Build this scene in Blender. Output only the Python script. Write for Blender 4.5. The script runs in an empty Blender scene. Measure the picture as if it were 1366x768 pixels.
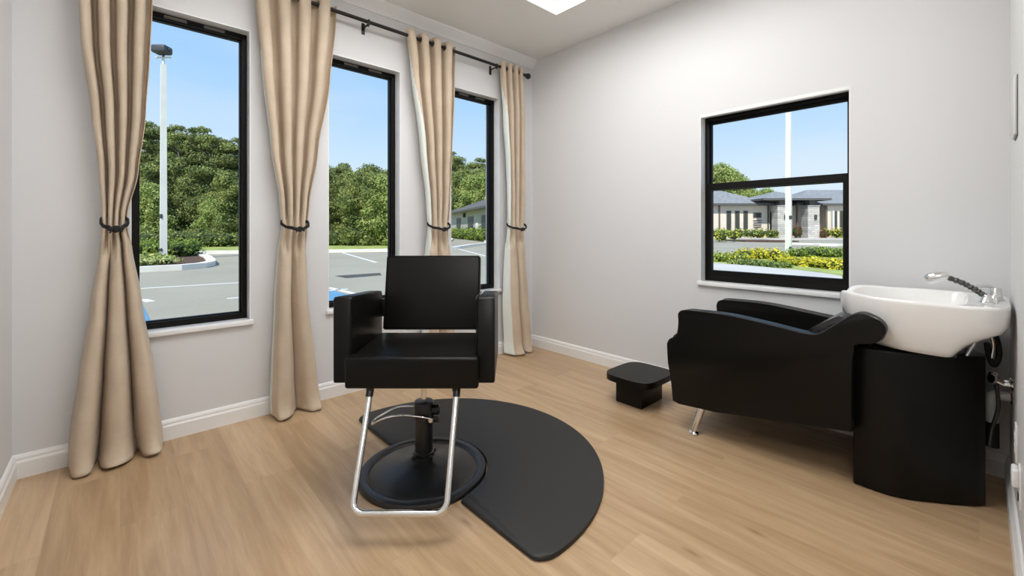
import bpy, bmesh, math, random
import numpy as np
from mathutils import Vector, Matrix, noise
random.seed(7); rng = np.random.default_rng(7)
PI = math.pi
COL = bpy.context.scene.collection

# ------------------------------------------------------------------ room frame
# x runs along the window wall, y along the plain wall, z up. Camera stands near the origin.
F = Vector((.6755, .7373, 0)); R = Vector((.7373, -.6755, 0))
H = 1.13; FPX = 570.8
WA = 2.954      # window wall plane (y)
WB = 2.975      # plain wall plane (x)
WC = -.36       # left wall (x)
WD = -.094      # right wall (y)
CZ = 2.77       # ceiling
GZ = -.15       # ground outside
def out(lat, dep, z=GZ):    # a place outside, told by metres to the side and metres ahead of the room
    p = F * dep + R * lat; return Vector((p.x, p.y, z))

# ------------------------------------------------------------------ materials
def newmat(name):
    m = bpy.data.materials.new(name); m.use_nodes = True
    nt = m.node_tree; return m, nt, nt.nodes['Principled BSDF']
def mat(name, col, rough=.5, metal=0, spec=.5, noise_amt=0, noise_scale=5, bump=0, bump_scale=60, sheen=0, coat=0):
    m, nt, b = newmat(name)
    b.inputs['Base Color'].default_value = (*col, 1); b.inputs['Roughness'].default_value = rough
    b.inputs['Metallic'].default_value = metal; b.inputs['Specular IOR Level'].default_value = spec
    if sheen: b.inputs['Sheen Weight'].default_value = sheen
    if coat: b.inputs['Coat Weight'].default_value = coat; b.inputs['Coat Roughness'].default_value = .1
    tc = nt.nodes.new('ShaderNodeTexCoord')
    if noise_amt:
        n = nt.nodes.new('ShaderNodeTexNoise'); n.inputs['Scale'].default_value = noise_scale; n.inputs['Detail'].default_value = 6
        nt.links.new(tc.outputs['Object'], n.inputs['Vector'])
        r = nt.nodes.new('ShaderNodeValToRGB')
        r.color_ramp.elements[0].position = .3; r.color_ramp.elements[1].position = .7
        r.color_ramp.elements[0].color = (*[c * (1 - noise_amt) for c in col], 1)
        r.color_ramp.elements[1].color = (*[min(1, c * (1 + noise_amt)) for c in col], 1)
        nt.links.new(n.outputs['Fac'], r.inputs['Fac']); nt.links.new(r.outputs['Color'], b.inputs['Base Color'])
    if bump:
        n = nt.nodes.new('ShaderNodeTexNoise'); n.inputs['Scale'].default_value = bump_scale; n.inputs['Detail'].default_value = 3
        nt.links.new(tc.outputs['Object'], n.inputs['Vector'])
        bp = nt.nodes.new('ShaderNodeBump'); bp.inputs['Strength'].default_value = bump; bp.inputs['Distance'].default_value = .002
        nt.links.new(n.outputs['Fac'], bp.inputs['Height']); nt.links.new(bp.outputs['Normal'], b.inputs['Normal'])
    return m
M = {}
M['wall'] = mat('wall_paint', (.67, .67, .672), .6, bump=.08, bump_scale=180)
M['ceil'] = mat('ceiling_paint', (.86, .86, .84), .7, bump=.06, bump_scale=120)
M['trim'] = mat('white_trim', (.80, .80, .79), .35)
M['sill'] = mat('white_sill', (.82, .82, .81), .25, noise_amt=.04, noise_scale=8)
M['frame'] = mat('black_window_frame', (.004, .0035, .003), .5, spec=.18)
M['vinyl'] = mat('black_vinyl', (.0045, .0042, .0036), .34, spec=.20, bump=.12, bump_scale=320)
M['vinyl2'] = mat('black_vinyl_matte', (.0035, .0033, .0028), .36, spec=.22, bump=.12, bump_scale=320)
M['gloss'] = mat('black_vinyl_glossy', (.010, .010, .010), .22, spec=.7, bump=.1, bump_scale=120)
M['mat'] = mat('black_mat_foam', (.020, .019, .018), .5, spec=.35, bump=.25, bump_scale=260)
M['blackmetal'] = mat('black_metal', (.009, .009, .009), .30)
M['rod'] = mat('rod_metal', (.012, .010, .009), .35, metal=.3)
M['chrome'] = mat('chrome', (.80, .80, .79), .09, metal=1)
M['hose'] = mat('braided_hose', (.10, .10, .10), .3, metal=.8, bump=.8, bump_scale=500)
M['rubber'] = mat('black_rubber', (.010, .010, .010), .6)
M['porcelain'] = mat('porcelain', (.82, .81, .79), .12, coat=.5)
M['pvc'] = mat('white_pvc', (.70, .70, .68), .4)
M['plate'] = mat('white_plate', (.78, .78, .77), .35)
M['cord'] = mat('black_cord', (.008, .008, .008), .8)
M['conc'] = mat('concrete_curb', (.78, .75, .69), .9, noise_amt=.08, noise_scale=1.5)
M['walk'] = mat('concrete_walk', (.55, .53, .50), .9, noise_amt=.08, noise_scale=.8)
M['pole'] = mat('pole_concrete', (.76, .77, .72), .7, noise_amt=.06, noise_scale=2)
M['darkmetal'] = mat('lamp_head_metal', (.05, .055, .06), .5)
M['mulch'] = mat('mulch', (.10, .055, .035), 1, noise_amt=.5, noise_scale=12)
M['grass'] = mat('lawn_grass', (.32, .37, .10), .95, noise_amt=.3, noise_scale=1.2)
M['paintw'] = mat('white_line_paint', (.72, .72, .70), .8, noise_amt=.08, noise_scale=4)
M['paintb'] = mat('blue_line_paint', (.11, .28, .45), .8, noise_amt=.08, noise_scale=4)
M['drain'] = mat('asphalt_patch', (.075, .075, .07), .9)
M['stucco'] = mat('beige_stucco', (.50, .475, .42), .9, noise_amt=.05, noise_scale=.6)
M['stucco2'] = mat('cream_stucco', (.74, .66, .57), .9, noise_amt=.05, noise_scale=.6)
M['trimdark'] = mat('dark_fascia', (.10, .10, .10), .7)
M['glassd'] = mat('dark_building_glass', (.06, .065, .06), .5, spec=.2)
M['winframe'] = mat('brown_window_frame', (.13, .12, .11), .5)
M['trunk'] = mat('tree_bark', (.21, .17, .13), .95, noise_amt=.3, noise_scale=6)

def asphalt():
    m, nt, b = newmat('asphalt'); b.inputs['Roughness'].default_value = .9
    tc = nt.nodes.new('ShaderNodeTexCoord')
    n1 = nt.nodes.new('ShaderNodeTexNoise'); n1.inputs['Scale'].default_value = .25; n1.inputs['Detail'].default_value = 5
    n2 = nt.nodes.new('ShaderNodeTexNoise'); n2.inputs['Scale'].default_value = 18; n2.inputs['Detail'].default_value = 4
    mx = nt.nodes.new('ShaderNodeMix'); mx.data_type = 'FLOAT'; mx.inputs[0].default_value = .35
    r = nt.nodes.new('ShaderNodeValToRGB'); r.color_ramp.elements[0].position = .3; r.color_ramp.elements[1].position = .7
    r.color_ramp.elements[0].color = (.30, .275, .215, 1); r.color_ramp.elements[1].color = (.40, .37, .295, 1)
    for n in (n1, n2): nt.links.new(tc.outputs['Object'], n.inputs['Vector'])
    nt.links.new(n1.outputs['Fac'], mx.inputs[2]); nt.links.new(n2.outputs['Fac'], mx.inputs[3])
    nt.links.new(mx.outputs[0], r.inputs['Fac']); nt.links.new(r.outputs['Color'], b.inputs['Base Color'])
    return m
M['asphalt'] = asphalt()

def shingle(name, c1, c2):
    m, nt, b = newmat(name); b.inputs['Roughness'].default_value = .85
    tc = nt.nodes.new('ShaderNodeTexCoord'); n = nt.nodes.new('ShaderNodeTexNoise'); n.inputs['Scale'].default_value = 2.5; n.inputs['Detail'].default_value = 5
    r = nt.nodes.new('ShaderNodeValToRGB'); r.color_ramp.elements[0].color = (*c1, 1); r.color_ramp.elements[1].color = (*c2, 1)
    r.color_ramp.elements[0].position = .35; r.color_ramp.elements[1].position = .65
    nt.links.new(tc.outputs['Object'], n.inputs['Vector']); nt.links.new(n.outputs['Fac'], r.inputs['Fac']); nt.links.new(r.outputs['Color'], b.inputs['Base Color'])
    return m
M['roof'] = shingle('grey_shingles', (.20, .21, .22), (.29, .30, .31))
M['roofdark'] = shingle('dark_shingles', (.09, .09, .085), (.14, .14, .13))

def stone():
    m, nt, b = newmat('ledge_stone'); b.inputs['Roughness'].default_value = .9
    tc = nt.nodes.new('ShaderNodeTexCoord'); mp = nt.nodes.new('ShaderNodeMapping'); mp.inputs['Rotation'].default_value = (PI/2, 0, 0)
    br = nt.nodes.new('ShaderNodeTexBrick'); br.inputs['Scale'].default_value = 1; br.inputs['Brick Width'].default_value = .8; br.inputs['Row Height'].default_value = .28
    br.inputs['Mortar Size'].default_value = .02; br.inputs['Color1'].default_value = (.62, .60, .56, 1); br.inputs['Color2'].default_value = (.42, .40, .38, 1); br.inputs['Mortar'].default_value = (.3, .28, .26, 1)
    nt.links.new(tc.outputs['Object'], mp.inputs['Vector']); nt.links.new(mp.outputs['Vector'], br.inputs['Vector']); nt.links.new(br.outputs['Color'], b.inputs['Base Color'])
    return m
M['stone'] = stone()

def floor_mat():
    m, nt, b = newmat('oak_planks'); L = nt.links.new
    tc = nt.nodes.new('ShaderNodeTexCoord')
    sp = nt.nodes.new('ShaderNodeSeparateXYZ'); L(tc.outputs['Object'], sp.inputs[0])
    cb = nt.nodes.new('ShaderNodeCombineXYZ'); L(sp.outputs['Y'], cb.inputs['X']); L(sp.outputs['X'], cb.inputs['Y'])
    br = nt.nodes.new('ShaderNodeTexBrick'); L(cb.outputs[0], br.inputs['Vector'])
    br.inputs['Scale'].default_value = 1; br.inputs['Brick Width'].default_value = 1.35; br.inputs['Row Height'].default_value = .205
    br.inputs['Mortar Size'].default_value = .0011; br.inputs['Mortar Smooth'].default_value = .3; br.offset = .37; br.inputs['Bias'].default_value = 0
    br.inputs['Color1'].default_value = (0, 0, 0, 1); br.inputs['Color2'].default_value = (1, 1, 1, 1); br.inputs['Mortar'].default_value = (.5, .5, .5, 1)
    # grain: stretched along the plank, shifted plank by plank
    sc = nt.nodes.new('ShaderNodeVectorMath'); sc.operation = 'MULTIPLY'; sc.inputs[1].default_value = (1.1, 14, 1); L(cb.outputs[0], sc.inputs[0])
    off = nt.nodes.new('ShaderNodeVectorMath'); off.operation = 'SCALE'; off.inputs['Scale'].default_value = 9; L(br.outputs['Color'], off.inputs[0])
    ad = nt.nodes.new('ShaderNodeVectorMath'); ad.operation = 'ADD'; L(sc.outputs[0], ad.inputs[0]); L(off.outputs[0], ad.inputs[1])
    n1 = nt.nodes.new('ShaderNodeTexNoise'); n1.inputs['Scale'].default_value = 1.6; n1.inputs['Detail'].default_value = 8; n1.inputs['Distortion'].default_value = .6; L(ad.outputs[0], n1.inputs['Vector'])
    sc2 = nt.nodes.new('ShaderNodeVectorMath'); sc2.operation = 'MULTIPLY'; sc2.inputs[1].default_value = (3, 60, 1); L(cb.outputs[0], sc2.inputs[0])
    n2 = nt.nodes.new('ShaderNodeTexNoise'); n2.inputs['Scale'].default_value = 3; n2.inputs['Detail'].default_value = 5; L(sc2.outputs[0], n2.inputs['Vector'])
    sc3 = nt.nodes.new('ShaderNodeVectorMath'); sc3.operation = 'MULTIPLY'; sc3.inputs[1].default_value = (2.2, 7, 1); L(cb.outputs[0], sc3.inputs[0])
    kn = nt.nodes.new('ShaderNodeTexVoronoi'); kn.inputs['Scale'].default_value = .9; L(sc3.outputs[0], kn.inputs['Vector'])
    kr = nt.nodes.new('ShaderNodeValToRGB'); kr.color_ramp.elements[0].position = .0; kr.color_ramp.elements[1].position = .09
    kr.color_ramp.elements[0].color = (.62, .55, .5, 1); kr.color_ramp.elements[1].color = (1, 1, 1, 1); L(kn.outputs['Distance'], kr.inputs['Fac'])
    r = nt.nodes.new('ShaderNodeValToRGB'); e = r.color_ramp.elements
    e[0].position = .28; e[0].color = (.395, .262, .147, 1); e[1].position = .72; e[1].color = (.555, .397, .243, 1)
    m1 = e.new(.5); m1.color = (.475, .33, .193, 1); L(n1.outputs['Fac'], r.inputs['Fac'])
    g = nt.nodes.new('ShaderNodeValToRGB'); g.color_ramp.elements[0].position = .35; g.color_ramp.elements[0].color = (.93, .92, .91, 1); g.color_ramp.elements[1].position = .6; g.color_ramp.elements[1].color = (1, 1, 1, 1); L(n2.outputs['Fac'], g.inputs['Fac'])
    tn = nt.nodes.new('ShaderNodeValToRGB'); tn.color_ramp.elements[0].color = (.86, .83, .79, 1); tn.color_ramp.elements[1].color = (1.07, 1.07, 1.08, 1); L(br.outputs['Color'], tn.inputs['Fac'])
    def mul(a, c):
        x = nt.nodes.new('ShaderNodeMix'); x.data_type = 'RGBA'; x.blend_type = 'MULTIPLY'; x.inputs[0].default_value = 1; L(a, x.inputs[6]); L(c, x.inputs[7]); return x.outputs[2]
    c = mul(mul(mul(r.outputs['Color'], g.outputs['Color']), tn.outputs['Color']), kr.outputs['Color'])
    mo = nt.nodes.new('ShaderNodeMix'); mo.data_type = 'RGBA'; L(br.outputs['Fac'], mo.inputs[0]); L(c, mo.inputs[6]); mo.inputs[7].default_value = (.40, .28, .17, 1)
    L(mo.outputs[2], b.inputs['Base Color'])
    b.inputs['Roughness'].default_value = .30; b.inputs['Specular IOR Level'].default_value = .42
    bp = nt.nodes.new('ShaderNodeBump'); bp.inputs['Strength'].default_value = .10; bp.inputs['Distance'].default_value = .001; L(n2.outputs['Fac'], bp.inputs['Height']); L(bp.outputs['Normal'], b.inputs['Normal'])
    return m
M['floor'] = floor_mat()

def fabric():
    m, nt, b = newmat('beige_curtain'); L = nt.links.new
    tc = nt.nodes.new('ShaderNodeTexCoord')
    n = nt.nodes.new('ShaderNodeTexNoise'); n.inputs['Scale'].default_value = 7; n.inputs['Detail'].default_value = 5; L(tc.outputs['Object'], n.inputs['Vector'])
    r = nt.nodes.new('ShaderNodeValToRGB'); r.color_ramp.elements[0].color = (.61, .492, .362, 1); r.color_ramp.elements[1].color = (.68, .56, .425, 1)
    r.color_ramp.elements[0].position = .35; r.color_ramp.elements[1].position = .65
    L(n.outputs['Fac'], r.inputs['Fac']); L(r.outputs['Color'], b.inputs['Base Color']); b.inputs['Roughness'].default_value = .75; b.inputs['Sheen Weight'].default_value = .15
    sx = nt.nodes.new('ShaderNodeVectorMath'); sx.operation = 'MULTIPLY'; sx.inputs[1].default_value = (1, 1, 1.8); L(tc.outputs['Object'], sx.inputs[0])
    n2 = nt.nodes.new('ShaderNodeTexNoise'); n2.inputs['Scale'].default_value = 9; n2.inputs['Detail'].default_value = 3; n2.inputs['Distortion'].default_value = .8; L(sx.outputs[0], n2.inputs['Vector'])
    bp = nt.nodes.new('ShaderNodeBump'); bp.inputs['Strength'].default_value = .35; bp.inputs['Distance'].default_value = .012
    L(n2.outputs['Fac'], bp.inputs['Height']); L(bp.outputs['Normal'], b.inputs['Normal'])
    t = nt.nodes.new('ShaderNodeBsdfTranslucent'); t.inputs['Color'].default_value = (.55, .47, .36, 1)
    mx = nt.nodes.new('ShaderNodeMixShader'); mx.inputs[0].default_value = .18
    o = nt.nodes['Material Output']; L(b.outputs[0], mx.inputs[1]); L(t.outputs[0], mx.inputs[2]); L(mx.outputs[0], o.inputs['Surface'])
    return m
M['curtain'] = fabric()

M['lining'] = mat('pale_curtain_lining', (.70, .73, .68), .8)  # pale lining with window daylight mixed into its colour
def glass():
    m = bpy.data.materials.new('window_glass'); m.use_nodes = True; nt = m.node_tree; nt.nodes.clear(); L = nt.links.new
    o = nt.nodes.new('ShaderNodeOutputMaterial'); t = nt.nodes.new('ShaderNodeBsdfTransparent'); t.inputs[0].default_value = (.97, .98, .975, 1)
    g = nt.nodes.new('ShaderNodeBsdfGlossy'); g.inputs['Roughness'].default_value = .30
    fr = nt.nodes.new('ShaderNodeFresnel'); fr.inputs[0].default_value = 1.06
    mx = nt.nodes.new('ShaderNodeMixShader'); L(fr.outputs[0], mx.inputs[0]); L(t.outputs[0], mx.inputs[1]); L(g.outputs[0], mx.inputs[2]); L(mx.outputs[0], o.inputs[0])
    return m
M['glass'] = glass()

def emit(name, col, s):
    m = bpy.data.materials.new(name); m.use_nodes = True; nt = m.node_tree; nt.nodes.clear()
    o = nt.nodes.new('ShaderNodeOutputMaterial'); e = nt.nodes.new('ShaderNodeEmission'); e.inputs[0].default_value = (*col, 1); e.inputs[1].default_value = s
    nt.links.new(e.outputs[0], o.inputs[0]); return m
M['lamp'] = emit('lamp_diffuser', (1, 1, 1), 8.3)
M['lamp2'] = emit('hall_lamp_globe', (1, 1, 1), 31.0)  # glow of the added pendant, lifts the room light

def leaf(name, c1, c2, tr=.25, scale=1.3):
    m, nt, b = newmat(name); L = nt.links.new
    tc = nt.nodes.new('ShaderNodeTexCoord'); n = nt.nodes.new('ShaderNodeTexNoise'); n.inputs['Scale'].default_value = scale; n.inputs['Detail'].default_value = 6
    r = nt.nodes.new('ShaderNodeValToRGB'); r.color_ramp.elements[0].position = .38; r.color_ramp.elements[1].position = .62
    r.color_ramp.elements[0].color = (*c1, 1); r.color_ramp.elements[1].color = (*c2, 1)
    L(tc.outputs['Object'], n.inputs['Vector']); L(n.outputs['Fac'], r.inputs['Fac']); L(r.outputs['Color'], b.inputs['Base Color']); b.inputs['Roughness'].default_value = .7
    b.inputs['Specular IOR Level'].default_value = .2
    t = nt.nodes.new('ShaderNodeBsdfTranslucent'); L(r.outputs['Color'], t.inputs['Color'])
    mx = nt.nodes.new('ShaderNodeMixShader'); mx.inputs[0].default_value = tr; o = nt.nodes['Material Output']
    L(b.outputs[0], mx.inputs[1]); L(t.outputs[0], mx.inputs[2]); L(mx.outputs[0], o.inputs['Surface'])
    return m
M['leaf_a'] = leaf('leaf_mid_green', (.14, .19, .06), (.40, .43, .13))
M['leaf_b'] = leaf('leaf_dark_green', (.12, .16, .06), (.31, .36, .14))
M['leaf_c'] = leaf('leaf_light_green', (.26, .36, .09), (.52, .60, .22))
M['leaf_h'] = leaf('hedge_green', (.15, .22, .04), (.34, .44, .09), scale=5)
M['leaf_y'] = leaf('leaf_yellow', (.40, .40, .04), (.90, .78, .08), scale=6)
M['leaf_r'] = leaf('leaf_maroon', (.14, .03, .03), (.30, .06, .05), scale=5)
M['flower'] = leaf('pale_flowers', (.30, .36, .08), (.85, .80, .40), scale=7)
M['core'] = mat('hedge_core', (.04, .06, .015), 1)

# ------------------------------------------------------------------ helpers
def tag(o, label=None, cat=None, group=None, kind=None):
    if label: o['label'] = label
    if cat: o['category'] = cat
    if group: o['group'] = group
    if kind: o['kind'] = kind
    return o
def thing(name, label, cat, loc=(0, 0, 0), rz=0, group=None):
    o = bpy.data.objects.new(name, None); COL.objects.link(o); o.location = loc; o.rotation_euler = (0, 0, rz); o.empty_display_size = .1
    return tag(o, label, cat, group)
def obj(name, bm, m, parent=None, world=False, smooth=40, label=None):
    if world and parent is not None: bmesh.ops.translate(bm, verts=bm.verts, vec=-parent.location)
    bmesh.ops.recalc_face_normals(bm, faces=bm.faces)
    me = bpy.data.meshes.new(name); bm.to_mesh(me); bm.free()
    me.materials.append(m)
    if smooth:
        for p in me.polygons: p.use_smooth = True
        me.set_sharp_from_angle(angle=math.radians(smooth))
    o = bpy.data.objects.new(name, me); COL.objects.link(o)
    if parent is not None: o.parent = parent
    if label: o['label'] = label
    return o
def B(): return bmesh.new()
def box(bm, x0, x1, y0, y1, z0, z1, bev=0, seg=3, mtx=None):
    g = bmesh.ops.create_cube(bm, size=1)['verts']
    for v in g: v.co = Vector(((x0+x1)/2 + v.co.x*(x1-x0), (y0+y1)/2 + v.co.y*(y1-y0), (z0+z1)/2 + v.co.z*(z1-z0)))
    if bev:
        es = list({e for v in g for e in v.link_edges})
        r = bmesh.ops.bevel(bm, geom=es, offset=bev, segments=seg, affect='EDGES', profile=.5)
        g = list({v for f in r['faces'] for v in f.verts} | set(v for v in g if v.is_valid))
    if mtx is not None:
        for v in g: v.co = mtx @ v.co
    return g
def spline(pts, n=6, closed=False):
    P = [Vector(p) for p in pts]; N = len(P); o = []
    rngi = range(N if closed else N - 1)
    for i in rngi:
        if closed: a, b, c, d = P[(i-1) % N], P[i], P[(i+1) % N], P[(i+2) % N]
        else: a, b, c, d = P[max(i-1, 0)], P[i], P[i+1], P[min(i+2, N-1)]
        for k in range(n):
            t = k / n
            o.append(.5*((2*b) + (c-a)*t + (2*a-5*b+4*c-d)*t*t + (3*b-a-3*c+d)*t**3))
    if not closed: o.append(P[-1].copy())
    return o
def tube(bm, pts, r, n=14, closed=False, caps=True):
    P = [Vector(p) for p in pts]; N = len(P)
    rad = r if isinstance(r, (list, tuple)) else [r]*N
    rings = []; up = None
    for i in range(N):
        if closed: t = P[(i+1) % N] - P[(i-1) % N]
        else: t = P[min(i+1, N-1)] - P[max(i-1, 0)]
        t.normalize()
        if up is None:
            up = Vector((0, 0, 1)) if abs(t.z) < .9 else Vector((1, 0, 0))
        s = t.cross(up).normalized(); up = s.cross(t).normalized()
        rings.append([bm.verts.new(P[i] + (s*math.cos(2*PI*k/n) + up*math.sin(2*PI*k/n))*rad[i]) for k in range(n)])
    for i in range(N if closed else N-1):
        a, b = rings[i], rings[(i+1) % N]
        sh = 0
        if closed and i == N-1:
            sh = min(range(n), key=lambda q: (a[0].co - b[q].co).length)
        for k in range(n): bm.faces.new((a[k], a[(k+1) % n], b[(k+1+sh) % n], b[(k+sh) % n]))
    if caps and not closed: bm.faces.new(rings[0][::-1]); bm.faces.new(rings[-1])
def lathe(bm, prof, c=(0, 0, 0), n=48, axis=None):
    c = Vector(c); rings = []
    q = Matrix.Identity(3) if axis is None else Vector((0, 0, 1)).rotation_difference(Vector(axis)).to_matrix()
    for r, z in prof:
        if r < 1e-6: rings.append([bm.verts.new(c + q @ Vector((0, 0, z)))])
        else: rings.append([bm.verts.new(c + q @ Vector((r*math.cos(2*PI*k/n), r*math.sin(2*PI*k/n), z))) for k in range(n)])
    for a, b in zip(rings, rings[1:]):
        for k in range(n):
            if len(a) == 1 and len(b) == 1: continue
            if len(a) == 1: bm.faces.new((a[0], b[k], b[(k+1) % n]))
            elif len(b) == 1: bm.faces.new((a[k], a[(k+1) % n], b[0]))
            else: bm.faces.new((a[k], a[(k+1) % n], b[(k+1) % n], b[k]))
    if len(rings[0]) > 1: bm.faces.new(rings[0][::-1])
    if len(rings[-1]) > 1: bm.faces.new(rings[-1])
def prism(bm, poly, d0, d1, plane='xy', bev=0, seg=3):
    """poly in a plane, pushed from d0 to d1 along the plane's normal; only the rims are bevelled"""
    def P(a, b, d): return {'xy': (a, b, d), 'yz': (d, a, b), 'xz': (a, d, b)}[plane]
    A = [bm.verts.new(P(a, b, d0)) for a, b in poly]; C = [bm.verts.new(P(a, b, d1)) for a, b in poly]; n = len(poly)
    f0 = bm.faces.new(A); f1 = bm.faces.new(C[::-1])
    for i in range(n): bm.faces.new((A[i], C[i], C[(i+1) % n], A[(i+1) % n]))
    if bev:
        es = list(f0.edges) + list(f1.edges)
        bmesh.ops.bevel(bm, geom=es, offset=bev, segments=seg, affect='EDGES', profile=.5)
def struct(name, bm, m, parent=None, smooth=0):
    o = obj(name, bm, m, parent, smooth=smooth)
    if parent is None: o['kind'] = 'structure'
    return o

# ------------------------------------------------------------------ the room
T = .20
WINS = [(.040, .577), (1.032, 1.562), (2.020, 2.552)]; WZ0, WZ1 = .590, 2.320      # window wall
BW = (.482, 1.310, .772, 1.925)                                                    # plain wall's window: y0,y1,z0,z1
bm = B()
xs = WC - T
for x0, x1 in WINS:
    box(bm, xs, x0, WA, WA+T, 0, CZ); box(bm, x0, x1, WA, WA+T, 0, WZ0); box(bm, x0, x1, WA, WA+T, WZ1, CZ); xs = x1
box(bm, xs, WB+T, WA, WA+T, 0, CZ)
struct('wall_back', bm, M['wall'])
bm = B()
y0, y1, z0, z1 = BW
box(bm, WB, WB+T, WD-T, y0, 0, CZ); box(bm, WB, WB+T, y1, WA, 0, CZ); box(bm, WB, WB+T, y0, y1, 0, z0); box(bm, WB, WB+T, y0, y1, z1, CZ)
struct('wall_right', bm, M['wall'])
YB = -1.75; XD = 1.45
bm = B(); box(bm, WC-T, WC, YB, WA, 0, CZ); struct('wall_left', bm, M['wall'])
bm = B(); box(bm, XD, WB, WD-T, WD, 0, CZ); struct('wall_front', bm, M['wall'])
bm = B(); box(bm, XD, XD+T, YB, WD-T, 0, CZ); box(bm, WC-T, XD+T, YB-T, YB, 0, CZ); struct('wall_hall', bm, M['wall'])
bm = B(); box(bm, WC-T, WB+T, YB-T, WA+T, -.12, 0); struct('floor', bm, M['floor'])
# ceiling with a square recess
RX0, RX1, RY0, RY1, RZ = .16, 2.46, .67, 2.185, CZ+.20
bm = B()
X0, X1, Y0, Y1 = WC-T, WB+T, YB-T, WA+T
box(bm, X0, X1, Y0, RY0, CZ, RZ+.1); box(bm, X0, X1, RY1, Y1, CZ, RZ+.1); box(bm, X0, RX0, RY0, RY1, CZ, RZ+.1); box(bm, RX1, X1, RY0, RY1, CZ, RZ+.1)
box(bm, X0, X1, Y0, Y1, RZ, RZ+.12)
struct('ceiling', bm, M['ceil'])
# baseboards (two-step profile)
BP = [(0, 0), (.017, 0), (.017, .072), (.012, .082), (.012, .092), (.007, .103), (0, .107)]
def baseboard(name, kind, a, b, w):
    bm = B()
    if kind == 'x+': prism(bm, [(w+p, z) for p, z in BP], a, b, 'xz')
    if kind == 'x-': prism(bm, [(w-p, z) for p, z in BP], a, b, 'xz')
    if kind == 'y-': prism(bm, [(w-p, z) for p, z in BP], a, b, 'yz')
    if kind == 'y+': prism(bm, [(w+p, z) for p, z in BP], a, b, 'yz')
    struct(name, bm, M['trim'])
baseboard('baseboard_back', 'y-', WC, WB, WA)
baseboard('baseboard_right', 'x-', WD, WA, WB)
baseboard('baseboard_left', 'x+', YB, WA, WC)
baseboard('baseboard_front', 'y+', XD, WB, WD)
# crown moulding over the window wall
bm = B(); prism(bm, [(WA, CZ), (WA, CZ-.075), (WA-.010, CZ-.075), (WA-.014, CZ-.064), (WA-.030, CZ-.050), (WA-.055, CZ-.028), (WA-.064, CZ-.020), (WA-.072, CZ-.012), (WA-.072, CZ)], WC, WB, 'yz')
struct('trim_1', bm, M['trim'], smooth=30)

def window(name, axis, a0, a1, z0, z1, hung=False):
    """axis 'y': pane looks along y at y=WA; axis 'x': at x=WB"""
    root = bpy.data.objects.new(name, None); COL.objects.link(root); root['kind'] = 'structure'
    W = WA if axis == 'y' else WB
    root.location = ((a0+a1)/2, W, z0) if axis == 'y' else (W, (a0+a1)/2, z0)
    def bx(bm, p0, p1, d0, d1, q0, q1, bev=0):
        if axis == 'y': box(bm, p0, p1, W+d0, W+d1, q0, q1, bev, 2)
        else: box(bm, W+d0, W+d1, p0, p1, q0, q1, bev, 2)
    def ring(bm, p0, p1, q0, q1, w, d0, d1, wb=None, wt=None):
        wb = wb or w; wt = wt or w
        bx(bm, p0, p0+w, d0, d1, q0, q1, .002); bx(bm, p1-w, p1, d0, d1, q0, q1, .002)
        bx(bm, p0+w, p1-w, d0, d1, q0, q0+wb, .002); bx(bm, p0+w, p1-w, d0, d1, q1-wt, q1, .002)
    dl = .074 if not hung else .070
    bm = B(); bx(bm, a0-.001, a0+.004, -.0005, dl, z0, z1); bx(bm, a1-.004, a1+.001, -.0005, dl, z0, z1); bx(bm, a0+.004, a1-.004, -.0005, dl, z1-.004, z1+.001)
    obj('window_return', bm, M['sill'], root, True, 0)  # white liner added on the reveals, stands for daylight brightening them
    if not hung:
        bm = B(); ring(bm, a0, a1, z0, z1, .030, .075, .15, .034, .034); ring(bm, a0+.028, a1-.028, z0+.03, z1-.03, .010, .10, .13)
        obj('window_frame', bm, M['frame'], root, True, 0)
        bm = B(); bx(bm, a0+.03, a1-.03, .112, .118, z0+.034, z1-.034); obj('window_pane', bm, M['glass'], root, True, 0)
        bm = B(); bx(bm, (a0+a1)/2-.13, (a0+a1)/2-.03, .070, .076, z1-.026, z1-.010, .001); bx(bm, (a0+a1)/2+.05, (a0+a1)/2+.15, .070, .076, z1-.026, z1-.010, .001)
        obj('frame_clip', bm, M['winframe'], root, True, 0, label='two small brown clips on the head of the black frame')
        bm = B(); bx(bm, a0-.014, a1+.014, -.022, .075, z0-.028, z0+.001, .004); obj('window_sill', bm, M['sill'], root, True, 30)
    else:
        zm = z0 + (z1-z0)*.565
        bm = B(); ring(bm, a0, a1, z0, z1, .021, .072, .15, .036, .034)
        obj('window_frame', bm, M['frame'], root, True, 0)
        bm = B(); ring(bm, a0+.019, a1-.019, zm-.02, z1-.03, .012, .118, .142, .04, .024); obj('upper_sash', bm, M['frame'], root, True, 0)
        bm = B(); ring(bm, a0+.019, a1-.019, z0+.034, zm+.028, .026, .078, .113, .040, .045); obj('lower_sash', bm, M['frame'], root, True, 0)
        bm = B(); bx(bm, a0+.028, a1-.028, .128, .132, zm, z1-.05); obj('upper_pane', bm, M['glass'], root, True, 0)
        bm = B(); bx(bm, a0+.040, a1-.040, .093, .097, z0+.07, zm); obj('lower_pane', bm, M['glass'], root, True, 0)
        bm = B(); bx(bm, a0-.014, a1+.014, -.022, .062, z0-.028, z0+.001, .004); obj('window_sill', bm, M['sill'], root, True, 30)
        bm = B(); bx(bm, a0+.004, a1-.004, -.002, .040, z1-.022, z1-.002, .003); obj('blind_headrail', bm, M['trim'], root, True, 30, label='slim white blind headrail along the top of the opening')
    return root
for i, (x0, x1) in enumerate(WINS): window('window_%d' % (i+1), 'y', x0, x1, WZ0, WZ1)
window('window_4', 'x', BW[0], BW[1], BW[2], BW[3], True)

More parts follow.
